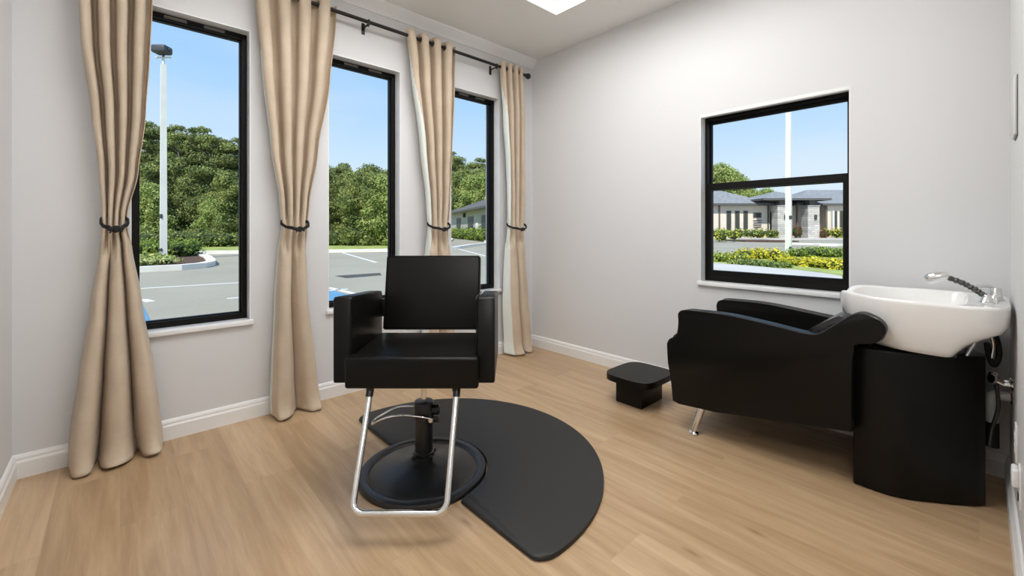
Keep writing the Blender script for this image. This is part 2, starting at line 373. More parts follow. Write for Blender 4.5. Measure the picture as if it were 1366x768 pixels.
# ------------------------------------------------------------------ ceiling light and added fill pendant
lt = thing('ceiling_light', 'large white recessed ceiling light in the tray above the salon chair', 'ceiling light', ((RX0+RX1)/2, (RY0+RY1)/2, RZ))
bm = B(); a, b_, c, d = RX0+.14, RX1-.14, RY0+.14, RY1-.14
box(bm, a, b_, c, c+.03, RZ-.03, RZ, .003); box(bm, a, b_, d-.03, d, RZ-.03, RZ, .003); box(bm, a, a+.03, c+.03, d-.03, RZ-.03, RZ, .003); box(bm, b_-.03, b_, c+.03, d-.03, RZ-.03, RZ, .003)
obj('light_frame', bm, M['trim'], lt, True)
bm = B(); box(bm, a+.03, b_-.03, c+.03, d-.03, RZ-.018, RZ-.001); obj('diffuser', bm, M['lamp'], lt, True)
lt = thing('pendant_lamp', 'white globe pendant hanging in the entrance just behind the camera', 'pendant lamp', (-.02, -.25, CZ))  # unseen pendant added to brighten ceiling and walls
bm = B(); lathe(bm, [(0, 0), (.06, 0), (.06, -.012), (.05, -.025), (.012, -.03), (0, -.03)], (-.02, -.25, CZ), 24); obj('ceiling_rose', bm, M['rod'], lt, True)
bm = B(); tube(bm, [(-.02, -.25, CZ-.02), (-.02, -.25, 2.31)], .004, 8); obj('cable', bm, M['cord'], lt, True)
bm = B(); g_ = bmesh.ops.create_uvsphere(bm, u_segments=32, v_segments=20, radius=.15)['verts']; bmesh.ops.translate(bm, verts=g_, vec=(-.02, -.25, 2.17)); obj('globe', bm, M['lamp2'], lt, True)

# ------------------------------------------------------------------ curtain rod and curtains
RV = 2.868; RZ_ = 2.572
rod = thing('curtain_rod', 'long thin black curtain rod with round finials above the three tall windows', 'curtain rod', (1.25, RV, RZ_))
bm = B(); tube(bm, [(-.30, RV, RZ_), (2.80, RV, RZ_)], .0125, 16); obj('rod_pole', bm, M['rod'], rod, True)
for x, s in ((2.80, 1), (-.30, -1)):
    bm = B(); lathe(bm, [(.0125, -.005), (.018, 0), (.018, .008), (.014, .010), (.022, .018), (.027, .030), (.026, .042), (.018, .052), (0, .056)], (x, RV, RZ_), 20, (s, 0, 0)); obj('finial', bm, M['rod'], rod, True)
for x in (.30, 1.272, 2.44):
    bm = B(); box(bm, x-.006, x+.006, RV-.005, WA-.001, RZ_-.020, RZ_-.0135, .001); box(bm, x-.012, x+.012, WA-.006, WA, RZ_-.06, RZ_+.02, .002)
    box(bm, x-.007, x+.007, RV-.017, RV-.010, RZ_-.03, RZ_+.012, .001); tube(bm, [(x, RV, RZ_-.014), (x, RV, RZ_-.034)], .005, 10)
    obj('bracket', bm, M['rod'], rod, True)

def curtain(label, keys, n1, n2, ph2, a_top=.042, a_bot=.085, seed=0, daylit_lining=lambda z: 0):
    keys = sorted(keys, key=lambda k: -k[0])          # (z, left, right), top first
    zs = [k[0] for k in keys]
    def edge(z, j):
        if z >= zs[0]: return keys[0][j]
        for p, q in zip(keys, keys[1:]):
            if z >= q[0]:
                t = (p[0]-z)/(p[0]-q[0]); t = t*t*(3-2*t)*.5 + t*.5; return p[j]+(q[j]-p[j])*t
        p, q = keys[-2], keys[-1]; return q[j]
    tie = 1.145; top = 2.612; NS, NZ = 150, 110
    cu = thing('curtain', label, 'curtain', ((keys[0][1]+keys[0][2])/2, RV, 0), 0, None)
    bm = B(); grid = []
    off = seed*3.17
    for j in range(NZ+1):
        tj = j/NZ; z = top*(1-tj) + .004
        l, r = edge(z, 1), edge(z, 2)
        if z > tie:
            t = (z-tie)/(top-tie); A = .026 + (a_top-.026)*min(1, t*1.8); w = 1.0; drop = 0
        else:
            t = (tie-z)/tie; A = .026 + (a_bot-.026)*t**.8; w = max(0, 1-t*6)
        pinch = math.exp(-((z-tie)/.05)**2)
        v0 = RV + .008 - (.030*max(0, (tie-z)/tie) if z < tie else 0)
        row = []
        for i in range(NS+1):
            s = i/NS
            p1 = 2*PI*n1*s + PI*.5*0
            p2 = 2*PI*n2*s - PI/2 + ph2*math.sin(2*PI*s)
            f1 = math.sin(p1); f1 = math.copysign(abs(f1)**.85, f1)
            f2 = 2*abs(math.sin((p2+PI/2)/2))**.75 - 1
            yy = -(f1*w + f2*(1-w))*A
            wob = noise.noise(Vector((s*3+off, z*.9, seed)))*.018*(1-pinch)
            wob2 = noise.noise(Vector((s*9+off, z*4, seed+5)))*.006*(1-pinch)
            # wider rounded fronts, tighter backs (overhanging folds)
            k1, k2 = (r-l)/n1, (r-l)/n2
            x = l + (r-l)*s - w*(math.sin(2*p1)*.072 + math.cos(p1)*.045 - .045)*k1*(1-.7*pinch) - (1-w)*(math.sin(2*p2)*.028 + math.cos(p2)*.07)*k2*(1-.7*pinch)*min(1, (1-w))
            if pinch > .01:  # rounded bundle where the cord holds it
                e = math.sqrt(max(0, 1-(2*s-1)**2)); yy = yy*(1-.45*pinch) - .018*e*pinch
            y = v0 + yy + wob + wob2
            if z < .12:      # break of the cloth on the floor
                k = (1-z/.12); y -= .030*k*k*(.4+.6*(f2 > 0)) ; x += .012*k*math.sin(s*9+seed)
            y = min(y, WA-.022)
            row.append(bm.verts.new((x, y, z + (.018*noise.noise(Vector((s*5, seed, 2))) if z < .02 else 0) + (.0 if z > .02 else .010))))
        grid.append(row)
    for a, b in zip(grid, grid[1:]):
        for i in range(NS):
            fc = bm.faces.new((a[i], a[i+1], b[i+1], b[i]))
            if i/NS < daylit_lining(a[i].co.z): fc.material_index = 1  # left edge faces take the pale daylit colour
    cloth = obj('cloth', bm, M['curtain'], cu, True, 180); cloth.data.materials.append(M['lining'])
    sm = cloth.modifiers.new('thickness', 'SOLIDIFY'); sm.thickness = .0035; sm.offset = 0
    # grommets where the cloth crosses the rod
    l, r = edge(RZ_, 1), edge(RZ_, 2)
    for k in range(1, int(2*n1)):
        s = k/(2*n1); x = l + (r-l)*s
        bm = B(); ringp = [(x, RV + .020*math.cos(q*PI/10)*1.0 + .0, RZ_ + .020*math.sin(q*PI/10)) for q in range(20)]
        tube(bm, ringp, .0035, 8, True); obj('grommet', bm, M['rod'], cu, True)
    # tieback cord
    l, r = edge(tie, 1), edge(tie, 2); cxm = (l+r)/2; hw = (r-l)/2+.004
    bm = B(); pts = []
    for k in range(28):
        q = 2*PI*k/28; yf = math.sin(q)
        pts.append((cxm + hw*math.cos(q), RV - .005 + (.062 if yf < 0 else .045)*yf, tie + .020 + .034*yf + .002*math.sin(k*2.1)))
    tube(bm, pts, .0058, 8, True)
    tube(bm, [(p[0], p[1]-.002, p[2]+.008+.002*math.cos(i)) for i, p in enumerate(pts)], .005, 8, True)
    kx = cxm + .1*hw; ky = RV-.073; kz = tie-.014
    for dx, dz in ((-.016, 0), (.016, .003), (0, -.006), (.002, .008)):
        g = bmesh.ops.create_icosphere(bm, subdivisions=2, radius=.011)['verts']
        for v in g: v.co = Vector((kx+dx+v.co.x*1.3, ky+v.co.y*.9, kz+dz+v.co.z))
    tube(bm, [(kx-.01, ky-.004, kz), (kx-.022, ky-.006, kz-.018)], .004, 8); tube(bm, [(kx+.01, ky-.004, kz), (kx+.024, ky-.006, kz-.012)], .004, 8)
    obj('tieback', bm, M['cord'], cu, True, label='black twisted cord knotted round the curtain')
    return cu
GC = None
curtain('beige curtain left of the leftmost tall window, flaring widest at the floor',
        [(2.61, -.150, .128), (2.259, -.144, .122), (2.037, -.136, .113), (1.707, -.101, .096), (1.411, -.075, .067), (1.207, -.064, .027), (1.152, -.064, .025), (1.041, -.072, .044), (.783, -.103, .081), (.414, -.146, .128), (.194, -.173, .152), (.0, -.190, .173)], 4, 3, .35, .045, .075, 1)
curtain('beige curtain tied with black cord between the leftmost and middle tall windows',
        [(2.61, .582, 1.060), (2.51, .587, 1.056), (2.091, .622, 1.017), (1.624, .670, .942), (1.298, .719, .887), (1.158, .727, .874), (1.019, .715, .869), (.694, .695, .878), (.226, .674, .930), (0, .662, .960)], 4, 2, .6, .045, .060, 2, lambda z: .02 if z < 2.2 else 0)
curtain('beige curtain between middle and farthest tall windows, foot hidden by the salon chair',
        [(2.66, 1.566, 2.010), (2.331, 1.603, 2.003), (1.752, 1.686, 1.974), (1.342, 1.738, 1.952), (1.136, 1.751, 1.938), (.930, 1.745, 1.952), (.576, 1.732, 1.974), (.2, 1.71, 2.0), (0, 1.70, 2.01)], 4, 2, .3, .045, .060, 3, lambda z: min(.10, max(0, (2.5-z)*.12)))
curtain('narrow beige curtain at the far end of the rod, beside the room corner',
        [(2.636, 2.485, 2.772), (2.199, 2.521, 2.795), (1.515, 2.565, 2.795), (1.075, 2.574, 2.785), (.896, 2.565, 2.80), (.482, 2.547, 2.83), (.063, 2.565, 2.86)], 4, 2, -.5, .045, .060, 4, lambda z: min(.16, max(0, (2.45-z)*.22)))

# ------------------------------------------------------------------ salon floor mat
bm = B(); c0 = Vector((1.14, 1.745)); Rm = .762; xe = 1.035; cc = Vector((1.045, 1.750)); rc = .298
poly = []
a0 = math.acos((xe-c0.x)/Rm)          # where the big arc meets the straight edge
def corner_round(P, r=.05, n=5): return P
a = -a0
pts = [(c0.x+Rm*math.cos(-a0 + 2*a0*k/90), c0.y+Rm*math.sin(-a0 + 2*a0*k/90)) for k in range(91)]
# soften the two tips
def soft(p, q, r, n=5):   # quadratic corner
    return [((1-t)**2*p[0]+2*t*(1-t)*q[0]+t*t*r[0], (1-t)**2*p[1]+2*t*(1-t)*q[1]+t*t*r[1]) for t in [k/n for k in range(n+1)]]
t0, t1 = pts[0], pts[-1]
poly = soft((xe, t0[1]+.05), t0, pts[3]) + pts[4:-4] + soft(pts[-4], t1, (xe, t1[1]-.05))
b0 = math.acos((xe-cc.x)/rc)
dy = rc*math.sin(b0)
poly += [(xe, cc.y+dy+.012)] + [(cc.x+rc*math.cos(b0-2*b0*k/40), cc.y+rc*math.sin(b0-2*b0*k/40)) for k in range(1, 40)] + [(xe, cc.y-dy-.012)]
prism(bm, poly, .0005, .019, 'xy', .0075, 3)
tag(obj('salon_mat', bm, M['mat'], None, False, 50), 'black half-round floor mat with a cut-out around the salon chair base', 'floor mat')

# ------------------------------------------------------------------ salon styling chair (local: -y front, x to the right)
cb = F*2.0 + R*(-.412)
ch = thing('salon_chair', 'black square-armed hydraulic salon chair with chrome footrest on a round black base', 'chair', (cb.x, cb.y, 0), math.atan2(R.y, R.x))
bm = B(); lathe(bm, [(.286, .0), (.292, .004), (.292, .014), (.286, .023), (.272, .027), (.258, .025), (.252, .018), (.246, .016), (.238, .020), (.20, .030), (.14, .044), (.095, .056), (.062, .070), (.05, .080), (0, .080)], n=96)
obj('base_plate', bm, M['blackmetal'], ch, smooth=35)
bm = B(); lathe(bm, [(.048, .078), (.048, .096), (.040, .100), (.040, .255), (.046, .258), (.046, .325), (.042, .331), (.03, .333), (0, .333)], n=40)
for k in range(4):
    q = PI/4 + k*PI/2; lathe(bm, [(.011, -.004), (.011, .010), (.006, .014), (0, .014)], (.052*math.cos(q), .052*math.sin(q), .080), 10)
obj('column', bm, M['blackmetal'], ch, smooth=35)
bm = B(); lathe(bm, [(.0, -.014), (.020, -.014), (.024, -.008), (.024, .018), (.014, .024), (0, .024)], (.052, -.004, .292), 20, (1, 0, 0)); box(bm, .044, .070, -.018, .012, .235, .262, .004)
obj('pump_housing', bm, M['blackmetal'], ch)
bm = B(); tube(bm, [(0, 0, .331), (0, 0, .462)], .0135, 20); obj('piston', bm, M['chrome'], ch)
bm = B(); p = spline([(.042, -.050, .266), (.011, -.062, .280), (-.081, -.062, .289), (-.155, -.050, .273), (-.205, -.030, .247), (-.236, -.008, .224), (-.243, .010, .222), (-.236, .026, .232), (-.200, .040, .250), (-.134, .050, .279), (-.048, .030, .292)], 6)
tube(bm, p, .0055, 10); lathe(bm, [(0, -.008), (.010, -.008), (.010, .008), (0, .008)], (.042, -.052, .264), 14, (0, 1, 0)); obj('pump_lever', bm, M['chrome'], ch, label='chrome foot pump lever loop')
bm = B(); box(bm, -.10, .10, -.12, .12, .455, .478, .004); box(bm, -.19, -.165, -.235, .10, .462, .4775, .003); box(bm, .165, .19, -.235, .10, .462, .4775, .003); obj('mounting_plate', bm, M['blackmetal'], ch)
def cushion(bm, x0, x1, y0, y1, z0, z1, bev, mtx=None, puff=.006):
    g = box(bm, x0, x1, y0, y1, z0, z1, bev, 4, mtx)
bm = B()
box(bm, -.2745, .2745, -.252, -.185, .477, .606, .012, 4)
box(bm, -.262, .262, -.190, .200, .480, .602, .010, 4)
obj('seat', bm, M['vinyl'], ch)
for s in (-1, 1):
    bm = B(); x0, x1 = (s*.264, s*.340) if s > 0 else (s*.340, s*.264)
    prism(bm, [(-.205, .487), (-.205, .836), (-.195, .846), (.225, .812), (.235, .80), (.235, .487)], x0, x1, 'yz', .009, 3)
    obj('armrest', bm, M['vinyl'], ch, smooth=50)
    bm = B(); xx = s*.262
    tube(bm, [(xx, -.2065, .50), (xx, -.2065, .835)], .0022, 8); tube(bm, [(xx, -.2065, .835), (xx, -.196, .8465), (xx, .16, .8185)], .0022, 8)
    obj('piping', bm, M['vinyl'], ch)
bm = B()
mt = Matrix.Translation((0, .175, .615)) @ Matrix.Rotation(-math.atan2(.075, .375), 4, 'X')
box(bm, -.245, .245, 0, .075, .006, .385, .011, 4, mt)
bk = obj('backrest', bm, M['vinyl'], ch)
bm = B()
for z in (.008, .383): tube(bm, [mt @ Vector((-.238, .001, z)), mt @ Vector((.238, .001, z))], .0022, 8)
for x in (-.243, .243): tube(bm, [mt @ Vector((x, .001, .012)), mt @ Vector((x, .001, .379))], .0022, 8)
obj('piping', bm, M['vinyl'], ch)
for s in (-1, 1):
    bm = B(); box(bm, s*.2535-.012, s*.2535+.012, .215, .250, .68, .77, .003); obj('back_bracket', bm, M['blackmetal'], ch)
bm = B()
L_, Rr = -.174, .178
def rounded(pts, r=.05, n=7):
    P = [Vector(q) for q in pts]; o = [P[0]]
    for i in range(1, len(P)-1):
        a = (P[i-1]-P[i]).normalized()*r + P[i]; b = (P[i+1]-P[i]).normalized()*r + P[i]
        o += [(1-t)**2*a + 2*t*(1-t)*P[i] + t*t*b for t in [k/n for k in range(n+1)]]
    o.append(P[-1]); return o
p = rounded([(L_-.004, -.05, .466), (L_-.004, -.212, .466), (L_+.004, -.448, .100), (Rr-.004, -.448, .100), (Rr+.004, -.212, .466), (Rr+.004, -.05, .466)], .045)
tube(bm, p, .0125, 18); obj('footrest', bm, M['chrome'], ch, label='bent chrome tube footrest', smooth=60)
for x in (L_-.004, Rr+.004):
    bm = B(); tube(bm, [(x, -.212, .474), (x, -.232, .440)], .0155, 14); obj('footrest_collar', bm, M['blackmetal'], ch)

# ------------------------------------------------------------------ foot stool
st = thing('footstool', 'small low black cube footstool with an overhanging padded top', 'stool', (2.53, 1.52, 0))
bm = B(); box(bm, 2.405, 2.665, 1.425, 1.615, .002, .152, .006, 3); obj('stool_body', bm, M['vinyl2'], st, True)
bm = B(); pl = []
for k in range(64):
    q = 2*PI*k/64; c, s = math.cos(q), math.sin(q); n = 4.2
    pl.append((2.530+.195*math.copysign(abs(c)**(2/n), c), 1.515+.168*math.copysign(abs(s)**(2/n), s)))
prism(bm, pl, .152, .190, 'xy', .012, 4); obj('stool_cushion', bm, M['vinyl2'], st, True, 50)

# ------------------------------------------------------------------ shampoo station
sh = thing('shampoo_station', 'black shampoo lounge chair with white wash basin on a rounded cabinet', 'shampoo chair', (2.63, .6, 0))
UN, UF, UC = 2.33, 2.93, 2.63
prof = [(1.200, .300), (1.186, .150), (1.150, .141), (.95, .160), (.372, .253), (.372, .55), (.372, .628)]
top = spline([(.372, .628), (.350, .640), (.304, .650), (.274, .672), (.260, .709), (.268, .738), (.293, .759), (.336, .771), (.368, .762), (.400, .736), (.464, .678), (.492, .657), (.520, .650), (.570, .652), (.734, .671), (.891, .684), (1.06, .681), (1.110, .678), (1.138, .668), (1.150, .648), (1.148, .610), (1.152, .560), (1.165, .525), (1.198, .505), (1.216, .484), (1.217, .44), (1.212, .36)], 4)
side = [(p.x, p.y) for p in top] + prof[:-1]
for name, a, b in (('side_panel', UN, UN+.080), ('side_panel', UF-.080, UF)):
    sd_ = side if a == UN else [(p, q-.17 if q < .26 and p < .6 else q) for p, q in side]
    bm = B(); prism(bm, sd_, a, b, 'yz', .008, 3); obj(name, bm, M['vinyl2'], sh, True, 60)
    bm = B(); x = a+.008 if a == UN else b-.008
    tube(bm, [(x-.006 if a == UN else x+.006, p.x, p.y) for p in top[12:-14]], .0030, 8); obj('piping', bm, M['gloss'], sh, True)
bm = B(); prism(bm, [(1.150, .17), (1.165, .20), (1.160, .40), (1.13, .445), (.90, .43), (.66, .40), (.42, .50), (.40, .262)], UN+.080, UF-.080, 'yz', .012, 3); obj('seat', bm, M['vinyl2'], sh, True, 60)
bm = B(); prism(bm, [(p.x, p.y) for p in spline([(.70, .415), (.655, .50), (.60, .605), (.52, .672), (.455, .722), (.415, .742), (.385, .735), (.370, .71), (.40, .68), (.47, .58), (.54, .46), (.60, .40)], 4, True)], UN+.082, UF-.082, 'yz', .010, 3); obj('backrest', bm, M['gloss'], sh, True, 60)
bm = B(); prism(bm, [(p.x, p.y) for p in spline([(.445, .690), (.425, .722), (.40, .738), (.365, .738), (.345, .72), (.345, .70), (.38, .68)], 4, True)], UC-.10, UC+.10, 'yz', .010, 3); obj('neck_pad', bm, M['vinyl'], sh, True, 60)
# cabinet
halfp = [(2.400, .372), (2.400, .30), (2.402, .25), (2.424, .195), (2.462, .145), (2.515, .072), (2.565, .010), (2.600, -.018)]
plan = halfp + [(2*UC-x, y) for x, y in halfp[::-1]]
plan = [(2.406, .378)] + plan + [(2*UC-2.406, .378)]
bm = B(); prism(bm, plan[::-1], .004, .613, 'xy', .006, 3); obj('cabinet', bm, M['vinyl2'], sh, True, 50)
bm = B(); box(bm, UC-.15, UC+.15,   .06, .33, .611, .624, .006); obj('basin_mount', bm, M['blackmetal'], sh, True)
for s in (-1, 1):
    bm = B(); xa = UC+s*.245; xb = UC+s*.285
    tube(bm, [(xa, 1.035, .162), (xb, 1.068, .012)], [.022, .014], 20); lathe(bm, [(0, 0), (.026, 0), (.028, .004), (.026, .010), (.014, .014), (0, .014)], (xb, 1.069, 0.0), 24)
    obj('leg', bm, M['chrome'], sh, True, label='chrome splayed leg')
# basin
def outline(hw, vf, vr, n=72, nf=2.3, nr=5.0, vm=.12):
    o = []
    for k in range(n):
        q = 2*PI*k/n; c, s = math.cos(q), math.sin(q)
        e = nf if s > 0 else nr; L = (vf-vm) if s > 0 else (vm-vr)
        o.append((UC + hw*math.copysign(abs(c)**(2/e), c), vm + L*math.copysign(abs(s)**(2/e), s)))
    return o
levels = [ # half width, front, rear, z
 (.215, .360, .070, .622), (.225, .372, .062, .626), (.236, .392, .050, .645), (.247, .412, .020, .680), (.257, .430, -.025, .712), (.262, .440, -.070, .738), (.268, .450, -.083, .765), (.273, .457, -.084, .800), (.276, .460, -.084, .826), (.276, .460, -.084, .834), (.272, .456, -.082, .840),
 (.258, .440, .030, .8385), (.250, .432, .036, .830), (.240, .420, .045, .790), (.215, .392, .070, .730), (.165, .340, .11, .685), (.08, .27, .17, .668), (.035, .24, .20, .664)]
bm = B(); rings = []
for hw, vf, vr, z in levels:
    row = []
    for (x, y) in outline(hw, vf, vr, vm=.12 if vr < .115 else (vf+vr)/2):
        zz = z
        if z > .76:     # front rim dips for the neck, side rims rise to the front a little
            k = max(0, (y-.30)/.16); c = math.exp(-((x-UC)/.09)**2); zz += .014*k*(1-c) - .040*k*c
        row.append(bm.verts.new((x, y, zz)))
    rings.append(row)
for a, b in zip(rings, rings[1:]):
    n = len(a)
    for k in range(n): bm.faces.new((a[k], a[(k+1) % n], b[(k+1) % n], b[k]))
bm.faces.new(rings[0][::-1]); bm.faces.new(rings[-1])
basin = obj('basin', bm, M['porcelain'], sh, True, 60, label='white porcelain wash basin')
bm = B(); lathe(bm, [(.030, 0), (.032, .003), (.028, .005), (.014, .002), (0, .001)], (UC, .22-.0, .6635), 24); obj('drain', bm, M['chrome'], basin); bpy.data.objects[-1] if False else None
basin.children[0].location = -Vector((2.63, .6, 0))
bm = B(); lathe(bm, [(.026, .0), (.028, .004), (.022, .010), (.019, .045), (.016, .052), (0, .053)], (UC+.03, -.045, .839), 24)
tube(bm, spline([(UC+.03, -.045, .878), (UC+.01, -.03, .896), (UC-.02, -.01, .899), (UC-.05, .005, .895)], 4), [.008]*12+[.006], 12)
obj('mixer_tap', bm, M['chrome'], sh, True, label='chrome single lever mixer on the basin deck')
bm = B(); bx0 = UC-.10
lathe(bm, [(.022, 0), (.024, .004), (.018, .010), (.014, .030), (.012, .034), (0, .034)], (bx0, -.020, .838), 20)
tube(bm, [(bx0-.03, -.045, .842), (bx0-.03, -.045, .868), (bx0-.045, -.05, .875)], .007, 10)
obj('hose_holder', bm, M['chrome'], sh, True)
bm = B(); hp = spline([(bx0, -.015, .866), (bx0, .010, .888), (bx0, .045, .912), (bx0, .090, .932)], 8)
tube(bm, hp, [.0105 + .0022*math.sin(i*2.4) for i in range(len(hp))], 12); obj('spray_hose', bm, M['hose'], sh, True, label='dark braided spray hose')
bm = B(); tube(bm, spline([(bx0, .084, .934), (bx0, .105, .935), (bx0, .130, .928), (bx0, .152, .916)], 4), [.011, .014, .017, .019, .020, .021, .022, .0225, .0225, .022, .021, .019, .015][:13], 18); obj('spray_head', bm, M['chrome'], sh, True, label='chrome spray head')
# hoses under the basin
bm = B()
tube(bm, spline([(2.66, -.030, .745), (2.68, -.052, .66), (2.69, -.055, .60), (2.68, -.042, .565), (2.66, -.030, .60), (2.65, -.022, .66)], 5), .010, 10)
obj('drain_hose', bm, M['rubber'], sh, True)
bm = B(); tube(bm, [(2.58, -.01, .722), (2.56, .035, .612)], .007, 10); tube(bm, spline([(2.64, -.022, .73), (2.655, -.040, .66), (2.65, -.035, .60)], 4), .006, 10); obj('supply_hose', bm, M['chrome'], sh, True)

# plumbing on the right-hand wall
def valve(z, label, xx):
    t = thing('shutoff_valve', label, 'valve', (xx, WD, z), 0, None)
    bm = B(); lathe(bm, [(0, 0), (.026, 0), (.024, .005), (.009, .008), (.009, .030), (0, .03)], (xx, WD, z), 20, (0, 1, 0)); obj('escutcheon', bm, M['chrome'], t, True)
    bm = B(); tube(bm, [(xx, WD+.025, z), (xx, WD+.055, z+.012)], .012, 14); tube(bm, [(xx, WD+.045, z+.008), (xx, WD+.045, z+.038)], .007, 12); obj('valve_body', bm, M['chrome'], t, True)
    bm = B(); lathe(bm, [(0, 0), (.018, 0), (.020, .004), (.018, .010), (0, .012)], (xx-.004, WD+.053, z+.014), 12, (-.6, .7, .2)); obj('valve_handle', bm, M['chrome'], t, True)
    bm = B(); tube(bm, spline([(xx, WD+.045, z-.006), (xx-.005, WD+.040, z-.10), (xx, WD+.058, z-.20), (xx-.01, WD+.066, z-.27)], 6), .0065, 10); obj('supply_line', bm, M['hose'], t, True)
valve(.490, 'chrome shut-off valve on the right wall, nearer the camera of the two', 2.70)
valve(.470, 'chrome shut-off valve on the right wall, nearer the room corner', 2.83)
t = thing('drain_pipe', 'short white drain pipe from the right wall below the chrome valves', 'pipe', (2.76, WD, .425))
bm = B(); tube(bm, rounded([(2.76, WD+.001, .425), (2.76, WD+.056, .425), (2.76, WD+.056, .30)], .02), .019, 16); obj('pipe', bm, M['pvc'], t, True)
bm = B(); lathe(bm, [(0, 0), (.034, 0), (.032, .005), (.02, .007), (0, .007)], (2.76, WD, .425), 20, (0, 1, 0)); obj('flange', bm, M['chrome'], t, True)
bm = B(); tube(bm, [(2.76, WD+.056, .305), (2.76, WD+.056, .20)], .021, 14); obj('rubber_sleeve', bm, M['rubber'], t, True)

# wall plates on the right wall
def plate(x0, x1, z0, z1, label, slots=True):
    t = thing('wall_outlet', label, 'outlet', ((x0+x1)/2, WD, (z0+z1)/2))
    bm = B(); box(bm, x0, x1, WD, WD+.006, z0, z1, .002, 2); obj('plate', bm, M['plate'], t, True)
    zc = (z0+z1)/2; xc = (x0+x1)/2
    for dz in (-.02, .02):
        bm = B(); box(bm, xc-.017, xc+.017, WD+.004, WD+.008, zc+dz-.014, zc+dz+.014, .002, 2); s = obj('socket', bm, M['plate'], t, True)
        bm = B()
        for dx in (-.006, .006): box(bm, xc+dx-.0012, xc+dx+.0012, WD+.0078, WD+.0084, zc+dz-.004, zc+dz+.006)
        o = obj('socket_slot', bm, M['rubber'], s); o.location = -Vector(t.location)
    return t
plate(2.36, 2.43, .295, .425, 'white double wall outlet low on the right wall beside the basin cabinet')
bx = thing('plug_in_adapter', 'white plug-in adapter low on the right wall at the right photo edge', 'adapter', (2.185, WD, .29))
bm = B(); box(bm, 2.15, 2.22, WD, WD+.006, .22, .35, .002); obj('plate', bm, M['plate'], bx, True)
bm = B(); box(bm, 2.155, 2.215, WD+.006, WD+.022, .285, .345, .006); obj('adapter_body', bm, M['plate'], bx, True)
bm = B(); box(bm, 2.175, 2.195, WD+.006, WD+.0085, .238, .262, .001); obj('socket', bm, M['rubber'], bx, True)
pn = thing('wall_panel', 'small white rectangular cover panel high on the right wall', 'panel', (2.42, WD, 1.575))
bm = B(); box(bm, 2.36, 2.505, WD+.001, WD+.010, 1.47, 1.68, .003); obj('cover', bm, M['wall'], pn, True)
bm = B(); box(bm, 2.356, 2.5095, WD, WD+.003, 1.466, 1.684, .001); obj('shadow_gap_frame', bm, M['winframe'], pn, True, label='thin dark edge round the cover')  # dark sheet drawn in place of the cover's shadow line

# ------------------------------------------------------------------ outside: ground
def poly3(bm, pts, z0, z1, bev=0):
    prism(bm, [(p[0], p[1]) for p in pts], z0, z1, 'xy', bev)
bm = B(); v = [bm.verts.new(p) for p in ((-70, -40, GZ), (140, -40, GZ), (140, 140, GZ), (-70, 140, GZ))]; bm.faces.new(v)
lot = struct('parking_lot', bm, M['asphalt'])
def strip(bm, pts, w, z0, z1):
    P = [Vector((p[0], p[1])) for p in pts]; Lp, Rp = [], []
    for i, p in enumerate(P):
        t = (P[min(i+1, len(P)-1)] - P[max(i-1, 0)]).normalized(); n = Vector((-t.y, t.x))*w/2; Lp.append(p+n); Rp.append(p-n)
    prism(bm, [tuple(q) for q in Lp+Rp[::-1]], z0, z1, 'xy')
# lawn strip before the woods
lawn_edge = [(-9, 34.5), (-1.74, 30.2), (2.97, 27.3), (4.66, 26.6), (8.52, 24.3), (11.84, 22.9), (14.0, 24.2), (17.5, 27.6), (23.62, 34.9), (31, 45), (34, 52)]
bm = B(); prism(bm, lawn_edge + [(34, 130), (-60, 130), (-60, 45)], GZ+.005, GZ+.12, 'xy'); struct('lawn', bm, M['grass'])
bm = B(); strip(bm, lawn_edge, .30, GZ, GZ+.17); struct('curb_lawn', bm, M['conc'])
bm = B(); strip(bm, [(12.6, 21.6), (16.0, 23.0), (19.5, 26.0), (23.1, 28.4), (27, 33.3), (30.6, 37.8)], .35, GZ, GZ+.16); struct('curb_building', bm, M['conc'])
# island in front of the left window
isl = [(-4.0, 17.0), (.38, 17.0), (1.397, 17.07), (2.0, 17.5), (2.35, 18.3), (2.5, 19.3), (2.72, 22.0), (2.75, 24.2), (2.3, 25.4), (-4.0, 26.6)]
bm = B(); prism(bm, isl, GZ, GZ+.10, 'xy'); struct('island_bed', bm, M['mulch'])
bm = B(); strip(bm, isl[:9] + [(2.3, 25.4)], .28, GZ, GZ+.17); struct('curb_island', bm, M['conc'])
def line(name, pts, w, m):
    bm = B(); strip(bm, pts, w, GZ+.001, GZ+.006); o = obj(name, bm, m, lot, smooth=0); return o
line('parking_line', [(-1.5, 12.5), (2.3, 12.0)], .10, M['paintw'])
line('parking_line', [(1.46, 9.40), (3.6, 9.15)], .10, M['paintw'])
line('parking_line', [(11.0, 30.0), (9.0, 23.6)][1:] + [(7.335, 15.8)], .13, M['paintw'])
line('parking_line', [(-.6, 10.6), (.33, 10.25), (.40, 9.9)], .14, M['paintw'])
line('parking_line', [(2.6, 10.4), (3.39, 9.60), (3.45, 8.23), (3.5, 7.0)], .11, M['paintw'])
line('parking_line', [(17.46, 25.29), (12.84, 15.756), (11.4, 12.7)], .14, M['paintw'])
line('parking_line', [(13.6, 22.0), (10.8, 15.9)], .12, M['paintw'])
bm = B(); prism(bm, [(-.6, 9.9), (.28, 9.78), (.32, 7.5), (.35, 5.6), (-.6, 5.6)], GZ+.001, GZ+.005, 'xy'); obj('blue_stall_marking', bm, M['paintb'], lot, smooth=0)
bm = B(); prism(bm, [(2.6, 9.7), (3.28, 9.1), (3.30, 7.9), (3.3, 6.4), (2.6, 6.4)], GZ+.001, GZ+.005, 'xy'); obj('blue_stall_marking', bm, M['paintb'], lot, smooth=0)
